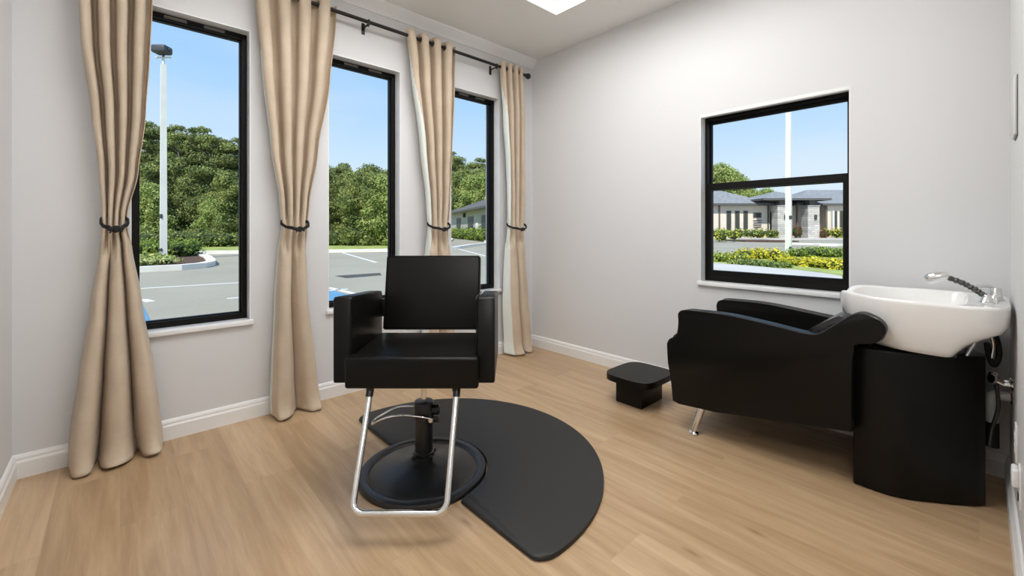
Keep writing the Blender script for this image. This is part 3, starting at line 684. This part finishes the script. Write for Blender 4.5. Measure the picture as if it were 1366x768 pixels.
bm = B(); prism(bm, [(4.368, 11.98), (5.645, 11.911), (5.399, 11.297), (4.384, 11.227)], GZ+.001, GZ+.006, 'xy'); obj('asphalt_patch', bm, M['drain'], lot, smooth=0)

# ------------------------------------------------------------------ leaf clouds
def leaves_mesh(name, cen, rad, nleaf, size, mats, weights=None, seed=1, flat=.0, elong=1.5):
    """cen (k,3), rad (k,3): leaves sit near the skins of these ellipsoids"""
    g = np.random.default_rng(seed); cen = np.array(cen, float); rad = np.array(rad, float)
    w = (rad[:, 0]*rad[:, 2]); w = w/w.sum(); k = g.choice(len(cen), nleaf, p=w)
    d = g.normal(size=(nleaf, 3)); d /= np.linalg.norm(d, axis=1)[:, None]
    rr = g.uniform(.45, 1.25, (nleaf, 1)); pos = cen[k] + d*rad[k]*rr
    nrm = d + g.normal(scale=.55, size=(nleaf, 3)); nrm /= np.linalg.norm(nrm, axis=1)[:, None]
    t = np.cross(nrm, g.normal(size=(nleaf, 3))); t /= np.linalg.norm(t, axis=1)[:, None]; b = np.cross(nrm, t)
    s = size*g.uniform(.6, 1.3, (nleaf, 1)); t = t*s*elong*.5; b = b*s*.5
    V = np.stack([pos-t, pos-b*.9, pos+t, pos+b*.9], 1).reshape(-1, 3)
    me = bpy.data.meshes.new(name); me.vertices.add(nleaf*4); me.vertices.foreach_set('co', V.ravel())
    me.loops.add(nleaf*4); me.loops.foreach_set('vertex_index', np.arange(nleaf*4, dtype=np.int32))
    me.polygons.add(nleaf); me.polygons.foreach_set('loop_start', np.arange(0, nleaf*4, 4, dtype=np.int32)); me.polygons.foreach_set('loop_total', np.full(nleaf, 4, np.int32))
    for m in mats: me.materials.append(m)
    me.polygons.foreach_set('material_index', g.choice(len(mats), nleaf, p=weights).astype(np.int32))
    me.update(); me.validate(); return me
def tree_proto(seed, h, w, kind):
    g = random.Random(seed); cen, rad = [], []
    if kind == 'pine':
        for i in range(20):
            t = g.random()**.8; z = h*(.50+.50*t); r = w*.5*(1-.55*t)*g.random(); q = g.random()*2*PI
            cen.append((r*math.cos(q), r*math.sin(q), z)); s = g.uniform(.35, .75)*(1.15-.4*t); rad.append((s*1.25, s*1.25, s*.55))
        size, nl, mats, wt = .10, 11000, [M['leaf_b'], M['leaf_a']], [.65, .35]
    else:
        for i in range(70):
            t = (i+.5)/70; z = h*(.06+.90*t); rmax = w*.5*(math.sin(PI*min(1, .22+t*.78))**.6); r = rmax*math.sqrt(g.random()); q = g.random()*2*PI
            cen.append((r*math.cos(q), r*math.sin(q), z)); s = g.uniform(.3, .8); rad.append((s, s, s*.85))
        size, nl = .11, 26000
        mats, wt = {'mid': ([M['leaf_a'], M['leaf_b']], [.65, .35]), 'dark': ([M['leaf_b'], M['leaf_a']], [.7, .3]), 'light': ([M['leaf_c'], M['leaf_a']], [.6, .4])}[kind]
    return leaves_mesh('foliage', cen, rad, nl, size, mats, wt, seed)
def trunk_mesh(seed, h, r):
    g = random.Random(seed); bm = B(); pts = [(g.uniform(-.1, .1)*k, g.uniform(-.1, .1)*k, h*.9*k/7) for k in range(8)]
    tube(bm, pts, [r*(1-.1*k) for k in range(8)], 10)
    for i in range(9):
        z = h*(.25+.6*i/9); q = g.random()*2*PI; l = g.uniform(.7, 1.5)
        tube(bm, [(0, 0, z), (l*.5*math.cos(q), l*.5*math.sin(q), z+l*.35), (l*math.cos(q), l*math.sin(q), z+l*.6)], [r*.35, r*.22, r*.08], 6)
    me = bpy.data.meshes.new('trunk'); bm.to_mesh(me); bm.free(); me.materials.append(M['trunk']); return me
KINDS = {}
for k, (h, w, kd) in enumerate([(6.0, 3.6, 'mid'), (6.4, 3.4, 'dark'), (5.4, 3.4, 'light'), (7.6, 3.0, 'pine'), (5.6, 3.8, 'mid')]):
    KINDS[k] = (tree_proto(20+k, h, w, kd), trunk_mesh(40+k, h, .11), kd)
WORD = {'mid': 'mid-green leafy tree', 'dark': 'dark green dense tree', 'light': 'light green leafy tree', 'pine': 'tall sparse dark pine'}
def place_tree(k, lat, dep, sc, rz, where, group):
    fm, tm, kd = KINDS[k]; p = out(lat, dep)
    t = thing('tree', '%s %s' % (WORD[kd], where), 'tree', p, rz, group); t.scale = (sc, sc, sc)
    a = bpy.data.objects.new('foliage', fm); COL.objects.link(a); a.parent = t
    b = bpy.data.objects.new('trunk', tm); COL.objects.link(b); b.parent = t
    return t
def via(px):
    if px < 350: return 'in the woods seen through the leftmost tall window', 'left'
    if px < 560: return 'in the woods seen through the middle tall window', 'middle'
    return 'behind the beige building seen through the farthest tall window', 'far'
g = random.Random(5)
def row(px0, px1, step, dep, kinds, sc, dz=0):
    px = px0
    while px < px1:
        d = dep + g.uniform(-1.2, 1.2); k = g.choice(kinds); w, gr = via(px)
        s = sc*g.uniform(.78, 1.14)
        place_tree(k, (px-683)/FPX*d, d, s, g.random()*6.28, w, '%s trees %s window' % (KINDS[k][2], gr)); px += step*g.uniform(.85, 1.15)
row(75, 345, 27, 33, [0, 1, 4, 1], 1.02)
row(60, 345, 24, 37, [1, 0, 1], 1.12)
for px, k, d, s_ in ((118, 3, 34, 1.1), (150, 3, 36, 1.15), (192, 3, 34, 1.10), (214, 3, 37, 1.05), (238, 3, 34, 1.06), (262, 3, 35, .98), (275, 3, 34, 1.04), (300, 3, 36, .98), (322, 3, 35, .96), (201, 2, 30.6, .80), (285, 2, 31.0, .62)):
    place_tree(k, (px-683)/FPX*d, d, s_*(1.17 if k == 3 else 1), px*.7, 'in the woods seen through the leftmost tall window', '%s trees left window' % KINDS[k][2])
row(380, 545, 27, 33, [0, 4, 2, 0], .98)
row(420, 550, 25, 37, [0, 4, 1], 1.08)
row(455, 550, 60, 38, [3], .98)
# trees behind the beige building in the far tall window
for px, d, k, s in ((596, 84, 0, 2.1), (608, 80, 4, 2.0), (620, 88, 0, 2.2), (632, 78, 2, 1.95), (642, 86, 0, 2.2), (652, 78, 2, 2.1), (604, 92, 3, 2.35), (641, 90, 3, 2.1), (612, 95, 3, 2.1)):
    place_tree(k, (px-683)/FPX*d, d, s, g.random()*6, 'behind the beige building seen through the farthest tall window', '%s trees far window' % KINDS[k][2])
# trees behind the grey-roofed building
for px, d, k, s in ((958, 92, 2, 2.7), (972, 95, 2, 2.6), (986, 96, 2, 2.35), (1000, 100, 2, 1.9), (1022, 102, 2, 1.95), (1036, 104, 2, 1.8), (1175, 90, 2, 2.2), (1195, 94, 2, 2.0), (1220, 92, 2, 2.2), (1250, 95, 2, 2.1)):
    place_tree(k, (px-683)/FPX*d, d, s, g.random()*6, 'rising behind the grey roof seen through the square window', 'trees behind the grey roof')

def oo(lat, dep): return tuple(out(lat, dep).xy)
def hedge(name, label, cat, pts, w, h, m, seed, size=.10, dens=260, group=None, lump=.25, z=GZ+.1):
    P = [Vector((p[0], p[1], z)) for p in pts]; gg = random.Random(seed); cen, rad = [], []; tot = 0
    for a, b in zip(P, P[1:]):
        L = (b-a).length; tot += L; n = max(1, int(L/(w*.42)))
        nn = (b-a).normalized().cross(Vector((0, 0, 1)))
        for i in range(n+1):
            for s in (-.28, .28):
                c = a.lerp(b, i/n) + nn*s*w + Vector((0, 0, h*.48)); cen.append(tuple(c)); f = 1+gg.uniform(-lump, lump); rad.append((w*.36*f, w*.36*f, h*.52*f))
    root = P[len(P)//2]
    t = thing(name, label, cat, root, 0, group); nl = int(dens*tot*max(w, h)*2)
    cen = [(c[0]-root.x, c[1]-root.y, c[2]-root.z) for c in cen]
    o = bpy.data.objects.new('foliage', leaves_mesh('foliage', cen, rad, nl, size, m if isinstance(m, list) else [m], None, seed)); COL.objects.link(o); o.parent = t
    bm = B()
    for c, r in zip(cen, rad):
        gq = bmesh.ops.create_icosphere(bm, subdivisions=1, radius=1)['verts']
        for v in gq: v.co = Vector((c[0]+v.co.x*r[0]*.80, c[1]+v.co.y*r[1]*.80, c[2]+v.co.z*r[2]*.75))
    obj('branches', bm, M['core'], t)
    return t
hedge('hedge', 'clipped green hedge block behind the flower bed, left window', 'hedge', [oo(-18.5, 19.1), oo(-16.5, 19.1), oo(-14.6, 19.1)], 1.3, .66, M['leaf_h'], 61, .09, 500)
hedge('flower_bed', 'low pale yellow flowering plants along the white curb, around the lamp post', 'flowers', [oo(-16.5, 15.0), oo(-15.0, 15.1), oo(-13.6, 15.7), oo(-12.9, 15.0), oo(-12.2, 14.3), oo(-14, 14.0), oo(-15.5, 13.9)], 1.5, .24, [M['flower'], M['leaf_c'], M['flower'], M['leaf_h']], 62, .08, 400)
hedge('hedge', 'low green undergrowth at the foot of the woods, left window', 'hedge', [(-4, 38), (2.2, 36.5), (9.5, 33.5)], 2.0, 1.0, [M['leaf_a'], M['leaf_b'], M['leaf_a']], 63, .11, 160, lump=.6)
hedge('hedge', 'low green undergrowth at the foot of the woods, middle window', 'hedge', [(11, 33), (16, 30.5), (18.5, 30.6)], 2.0, 1.0, [M['leaf_a'], M['leaf_b'], M['leaf_a']], 64, .11, 160, lump=.6)
hedge('hedge', 'clipped green hedge along the wall of the beige building, far tall window', 'hedge', [(39.5, 60), (35, 49.5), (31.0, 40.0), (28.3, 34.0)], 1.4, 1.25, M['leaf_h'], 65, .16, 90)

# ------------------------------------------------------------------ lamp posts
def lamp_post(lat, dep, h, label, head=True):
    t = thing('lamp_post', label, 'lamp post', out(lat, dep), math.atan2(R.y, R.x))
    bm = B(); prism(bm, [(-.155, -.155), (.155, -.155), (.155, .155), (-.155, .155)], .0, .01, 'xy')
    tube(bm, [(0, 0, 0), (0, 0, h)], [.165, .13], 4); obj('pole', bm, M['pole'], t, smooth=0)
    for a, b in ((1.75, 1.92), (.38, .50)):
        bm = B(); box(bm, -.05, .05, -.17, -.10, a, b, .01); obj('hand_hole', bm, M['darkmetal'], t)
    if head:
        bm = B(); tube(bm, [(0, 0, h), (0, 0, h+.30)], .05, 10); tube(bm, [(-.32, 0, h+.30), (.32, 0, h+.30)], .035, 10); obj('bracket', bm, M['pole'], t)
        bm = B(); box(bm, -.30, .30, -.32, .15, h+.42, h+.74, .08, 3); tube(bm, [(-.36, -.08, h+.58), (.36, -.08, h+.58)], .07, 10); tube(bm, [(0, 0, h+.30), (0, 0, h+.44)], .04, 8); obj('lamp_head', bm, M['darkmetal'], t)
    return t
lamp_post(-14.54, 17.85, 8.15, 'tall pale square lamp post with dark floodlight head on the flower island')
lamp_post(12.765, 19.75, 8.6, 'tall pale lamp post before the grey-roofed building, square window')

# ------------------------------------------------------------------ beige building (far tall window)
bd = Vector((.394, .919, 0)); bo = Vector((31.6, 38.8, 0)); bn = Vector((.919, -.394, 0))   # bn points into the building
tb = thing('building', 'long beige building with dark windows, seen through the farthest tall window', 'building', (bo.x, bo.y, GZ), math.atan2(bd.y, bd.x))
# local x along bd, local y = -bn
bm = B(); box(bm, -14, 36, -12, 0, 0, 3.95); obj('wall', bm, M['stucco'], tb, smooth=0)
bm = B()
A = [bm.verts.new(p) for p in ((-14.8, .8, 3.85), (36.8, .8, 3.85), (36.8, -12.8, 3.85), (-14.8, -12.8, 3.85), (-9, -6, 6.4), (31, -6, 6.4))]
for f in ((0, 1, 5, 4), (1, 2, 5), (2, 3, 4, 5), (3, 0, 4), (3, 2, 1, 0)): bm.faces.new([A[i] for i in f])
obj('roof', bm, M['roofdark'], tb, smooth=0)
bm = B(); box(bm, -14.8, 36.8, .55, .85, 3.72, 3.98); obj('fascia', bm, M['trimdark'], tb, smooth=0)
for s0, s1 in ((13.95, 17.15), (6.31, 9.68), (-.9, 2.58), (-8, -4.6), (21, 24.2)):
    bm = B(); m = (s0+s1)/2; w = (s1-s0)*.5; box(bm, m-w*.9, m+w*.9, -.05, .06, .95, 3.05, .02); wd = obj('window', bm, M['winframe'], tb, smooth=0)
    bm = B(); box(bm, m-w*.9+.12, m+w*.9-.12, .05, .07, 1.07, 2.93); obj('pane', bm, M['glassd'], wd, smooth=0)
bm = B(); box(bm, 4.0, 4.6, .0, .25, 1.2, 2.1, .03); obj('meter_box', bm, M['pvc'], tb)
bm = B(); box(bm, 11.0, 11.5, .0, .35, 3.0, 3.6, .05); obj('wall_lamp', bm, M['darkmetal'], tb)

# ------------------------------------------------------------------ grey-roofed building (square window); local x = R, y = F
D = 62.0; K = D/FPX
def lx(px): return (px-683)*K
def lz(py): return H + (306-py)*K - GZ
tb = thing('building', 'cream building with grey hipped roofs and stone columns, seen through the square window', 'building', out(0, D), math.atan2(R.y, R.x))
bm = B(); box(bm, lx(930), lx(1027), 0, 12, 0, lz(274)); box(bm, lx(1027), lx(1066), 3.5, 12, 0, lz(270)); box(bm, lx(1060), lx(1091), .6, 12, 0, lz(273)); box(bm, lx(1091), lx(1105), 2.5, 12, 0, lz(273)); box(bm, lx(1104), lx(1300), 0, 12, 0, lz(274))
box(bm, lx(925), lx(960), 1.5, 12, 0, lz(270)); obj('wall', bm, M['stucco2'], tb, smooth=0)
def hip(name, x0, x1, y0, y1, z0, z1, inx, m, fas=True):
    bm = B(); ym = (y0+y1)/2
    A = [bm.verts.new(p) for p in ((x0, y0, z0), (x1, y0, z0), (x1, y1, z0), (x0, y1, z0), (x0+inx, ym, z1), (x1-inx, ym, z1))]
    for f in ((0, 1, 5, 4), (1, 2, 5), (2, 3, 4, 5), (3, 0, 4), (3, 2, 1, 0)): bm.faces.new([A[i] for i in f])
    o = obj(name, bm, m, tb, smooth=0)
    bm = B(); box(bm, x0-.03, x1+.03, y0-.06, y0+.1, z0-.22, z0+.06); box(bm, x0-.04, x0+.1, y0+.1, y1, z0-.22, z0+.06); box(bm, x1-.1, x1+.04, y0+.1, y1, z0-.22, z0+.06); obj('fascia', bm, M['trimdark'], o, smooth=0)
hip('roof', lx(905), lx(1030), -.9, 13, lz(272), lz(246), 6.0, M['roof'])
hip('roof', lx(1060), lx(1306), -.6, 13, lz(272), lz(248), 6.0, M['roof'])
hip('porch_roof', lx(1004), lx(1091), -2.6, 8, lz(266.5), lz(254), 4.5, M['roof'])
for px0, px1, nm in ((1026, 1041, 1), (1065, 1080, 1)):
    bm = B(); box(bm, lx(px0), lx(px1), -2.0, -.6, 0, lz(276)); box(bm, lx(px0)-.08, lx(px1)+.08, -2.08, -.52, lz(276), lz(274.5)); c = obj('stone_column', bm, M['stone'], tb, smooth=0)
    bm = B(); m = (lx(px0)+lx(px1))/2; box(bm, m-.45, m+.45, -1.8, -.9, lz(274.5), lz(268)); obj('column_top', bm, M['winframe'], c, smooth=0)
    bm = B(); box(bm, lx(px1)-.75, lx(px1)-.45, -2.2, -2.0, lz(293), lz(287), .03); obj('wall_lamp', bm, M['darkmetal'], c)
for px0, px1, y in ((969, 975.3, 0), (980.3, 986.5, 0), (991.5, 997.5, 0), (1112, 1116.5, 0), (1120, 1125, 0), (1129, 1134, 0), (1150, 1156, 0), (1163, 1169, 0), (1195, 1201, 0), (1208, 1214, 0), (1245, 1251, 0)):
    bm = B(); box(bm, lx(px0), lx(px1), y-.06, y+.05, lz(308.5), lz(281)); w = obj('window', bm, M['winframe'], tb, smooth=0)
    bm = B(); box(bm, lx(px0)+.08, lx(px1)-.08, y-.08, y-.05, lz(307.5), lz(282)); obj('pane', bm, M['glassd'], w, smooth=0)
for px0, px1, y in ((1004.5, 1015.5, 0), (1081, 1088, .6)):
    bm = B(); box(bm, lx(px0), lx(px1), y-.06, y+.05, lz(290.5), lz(283.5)); w = obj('window', bm, M['winframe'], tb, smooth=0)
    bm = B(); box(bm, lx(px0)+.1, lx(px1)-.1, y-.08, y-.05, lz(289.7), lz(284.3)); obj('pane', bm, M['glassd'], w, smooth=0)
    bm = B()
    for k in range(4): box(bm, lx(px0+.4*(k % 2)), lx(px1-.4*(k % 2)), y-.10, y+.02, lz(294.6+k*2.9), lz(293.4+k*2.9))
    obj('raised_brick_pattern', bm, M['winframe'], tb, smooth=0)
bm = B(); box(bm, lx(1041.5), lx(1065), 3.3, 3.5, 0, lz(281)); w = obj('entrance_door', bm, M['winframe'], tb, smooth=0)
bm = B()
for k in range(4): box(bm, lx(1042.3+k*5.6), lx(1047.1+k*5.6), 3.25, 3.3, .2, lz(283))
obj('door_glass', bm, M['glassd'], w, smooth=0)
for px in (959.3, 1024.3, 1062.5, 1101):
    bm = B(); box(bm, lx(px)-.09, lx(px)+.09, -.16, .0, 0.05, lz(274)); obj('downpipe', bm, M['winframe'], tb, smooth=0)
bm = B(); box(bm, lx(1108), lx(1110.5), -.4, 0, 0, lz(281)); obj('pilaster', bm, M['pvc'], tb, smooth=0)

def O(px, py, h=1.28):     # ground point by direction and dip below the horizon
    d = FPX*h/(py-306); return tuple(out((px-683)/FPX*d, d).xy)
bm = B(); prism(bm, [oo(lx(925), D-8.5), oo(lx(1310), D-8.5), oo(lx(1310), D+.4), oo(lx(925), D+.4)], GZ, GZ+.08, 'xy'); struct('entry_walk', bm, M['walk'])
bm = B(); prism(bm, [oo(26, 42), oo(29.5, 44), oo(29.5, 50), oo(24.5, 50), oo(24, 44)], GZ, GZ+.12, 'xy'); struct('corner_bed', bm, M['mulch'])
bm = B(); strip(bm, [oo(23.5, 33), oo(25, 33.2), oo(26.2, 34), oo(23.5, 36.5)], .5, GZ, GZ+.15); struct('curb_corner', bm, M['conc'])
hedge('hedge', 'yellow-green hedge row under the three left windows of the grey-roofed building', 'hedge', [oo(lx(940), D-2.2), oo(lx(975), D-2.2), oo(lx(1022), D-2.2)], 1.3, 1.25, [M['leaf_y'], M['leaf_h'], M['leaf_c']], 71, .20, 60)
hedge('shrub', 'maroon shrub left of the entrance of the grey-roofed building', 'shrub', [oo(lx(1038.5), D-3.6), oo(lx(1042.5), D-3.6)], 1.3, 1.7, M['leaf_r'], 72, .18, 120)
hedge('shrub', 'maroon shrub right of the entrance of the grey-roofed building', 'shrub', [oo(lx(1082), D-2.0), oo(lx(1085.5), D-2.0)], 1.0, 1.0, M['leaf_r'], 73, .18, 120)
hedge('hedge', 'yellow hedge right of the entrance of the grey-roofed building', 'hedge', [oo(lx(1090), D-1.8), oo(lx(1107), D-1.8)], 1.2, 1.3, M['leaf_y'], 74, .20, 70)
hedge('hedge', 'low green hedge under the far right windows of the grey-roofed building', 'hedge', [oo(lx(1110), D-1.6), oo(lx(1132), D-1.6)], 1.0, .9, M['leaf_h'], 75, .2, 70)
hedge('hedge', 'small yellow hedge on the far corner island beyond the square window', 'hedge', [oo(21.5, 44), oo(22.6, 43.6)], 1.6, 1.1, [M['leaf_y'], M['leaf_h']], 76, .16, 100)
# planting island before the lamp post
bm = B(); prism(bm, [O(925, 352), O(960, 354), O(1000, 358), O(1060, 364), O(1124, 371), O(1160, 376), O(1160, 336), O(1050, 337), O(985, 340), O(925, 341)], GZ, GZ+.08, 'xy'); struct('planting_bed', bm, M['grass'])
bm = B(); prism(bm, [O(900, 352), O(952, 354), O(1000, 358), O(1060, 364), O(1100, 369), O(1123, 373), O(1123, 379), O(1085, 374), O(1060, 376), O(1000, 380), O(900, 386)], GZ, GZ+.10, 'xy'); struct('sidewalk', bm, M['walk'])
bm = B(); prism(bm, [O(1060, 376.5), O(1085, 374.5), O(1126, 380), O(1160, 387), O(1160, 420), O(1040, 420)], GZ, GZ+.08, 'xy'); struct('lawn_near', bm, M['grass'])
hedge('hedge', 'bright yellow clipped hedge block left of the lamp post, square window', 'hedge', [O(994, 346.5), O(1014, 347), O(1034, 347.5)], .95, .44, M['leaf_y'], 81, .075, 700, z=GZ+.04)
hedge('hedge', 'clipped green hedge right of the lamp post, behind the yellow one', 'hedge', [O(1062, 344), O(1095, 344.5), O(1140, 345)], 1.0, .42, M['leaf_h'], 82, .075, 600, z=GZ+.04)
hedge('hedge', 'long yellow front hedge right of the lamp post, square window', 'hedge', [O(1046, 354), O(1080, 358), O(1130, 363)], .70, .31, M['leaf_y'], 83, .07, 900, lump=.3, z=GZ+.04)
hedge('hedge', 'loose mixed green bushes at the lower left of the square window', 'hedge', [O(940, 350), O(965, 351), O(986, 352)], .9, .36, [M['leaf_h'], M['leaf_c'], M['leaf_h'], M['leaf_y']], 84, .07, 700, z=GZ+.04)
hedge('ground_cover', 'low dark green ground cover between the yellow hedges and the walk', 'plants', [O(985, 355), O(1015, 357), O(1040, 360)], .7, .20, [M['leaf_h'], M['leaf_a']], 85, .06, 700, z=GZ+.04)

# ------------------------------------------------------------------ sky and sun
w = bpy.data.worlds.new('World'); bpy.context.scene.world = w; w.use_nodes = True; nt = w.node_tree; L = nt.links.new
bg = nt.nodes['Background']; tc = nt.nodes.new('ShaderNodeTexCoord'); sp = nt.nodes.new('ShaderNodeSeparateXYZ'); L(tc.outputs['Generated'], sp.inputs[0])
r = nt.nodes.new('ShaderNodeValToRGB'); e = r.color_ramp.elements
e[0].position = 0; e[0].color = (.78, .88, 1.0, 1); e[1].position = 1; e[1].color = (.10, .28, .70, 1)
for p, c in ((.12, (.66, .83, 1.0)), (.28, (.43, .68, 1.0)), (.45, (.28, .56, .98))):
    q = e.new(p); q.color = (*c, 1)
L(sp.outputs['Z'], r.inputs['Fac'])
n = nt.nodes.new('ShaderNodeTexNoise'); n.inputs['Scale'].default_value = 2.2; n.inputs['Detail'].default_value = 6; mp = nt.nodes.new('ShaderNodeMapping'); mp.inputs['Scale'].default_value = (1, 1, 3.5)
L(tc.outputs['Generated'], mp.inputs['Vector']); L(mp.outputs['Vector'], n.inputs['Vector'])
cr = nt.nodes.new('ShaderNodeValToRGB'); cr.color_ramp.elements[0].position = .48; cr.color_ramp.elements[0].color = (0, 0, 0, 1); cr.color_ramp.elements[1].position = .8; cr.color_ramp.elements[1].color = (.45, .45, .45, 1)
L(n.outputs['Fac'], cr.inputs['Fac'])
mx = nt.nodes.new('ShaderNodeMix'); mx.data_type = 'RGBA'; L(cr.outputs['Color'], mx.inputs[0]); L(r.outputs['Color'], mx.inputs[6]); mx.inputs[7].default_value = (.82, .88, .95, 1)
L(mx.outputs[2], bg.inputs['Color']); bg.inputs['Strength'].default_value = 1.0
sd = bpy.data.lights.new('sun', 'SUN'); sd.energy = 4.8; sd.angle = math.radians(.6); sd.color = (1, .95, .85)
so = bpy.data.objects.new('sun', sd); COL.objects.link(so); dirn = (F*.62 + R*.18 + Vector((0, 0, -.76))).normalized(); so.rotation_euler = dirn.to_track_quat('-Z', 'Y').to_euler()

# ------------------------------------------------------------------ camera
cd = bpy.data.cameras.new('camera'); cam = bpy.data.objects.new('camera', cd); COL.objects.link(cam)
cam.location = (0, 0, H); cam.rotation_euler = (PI/2, 0, math.atan2(-F.x, F.y)); cd.sensor_width = 36; cd.lens = 36*FPX/1366; cd.shift_y = -78/1366; cd.clip_start = .02; cd.clip_end = 500
sc = bpy.context.scene; sc.camera = cam
vs = sc.view_settings; vs.view_transform = 'Standard'; vs.look = 'None'; vs.exposure = .08; vs.gamma = 1; vs.use_curve_mapping = False
cy = sc.cycles; cy.max_bounces = 12; cy.diffuse_bounces = 6; cy.glossy_bounces = 4; cy.transparent_max_bounces = 12; cy.caustics_reflective = False; cy.caustics_refractive = False
cy.use_denoising = True
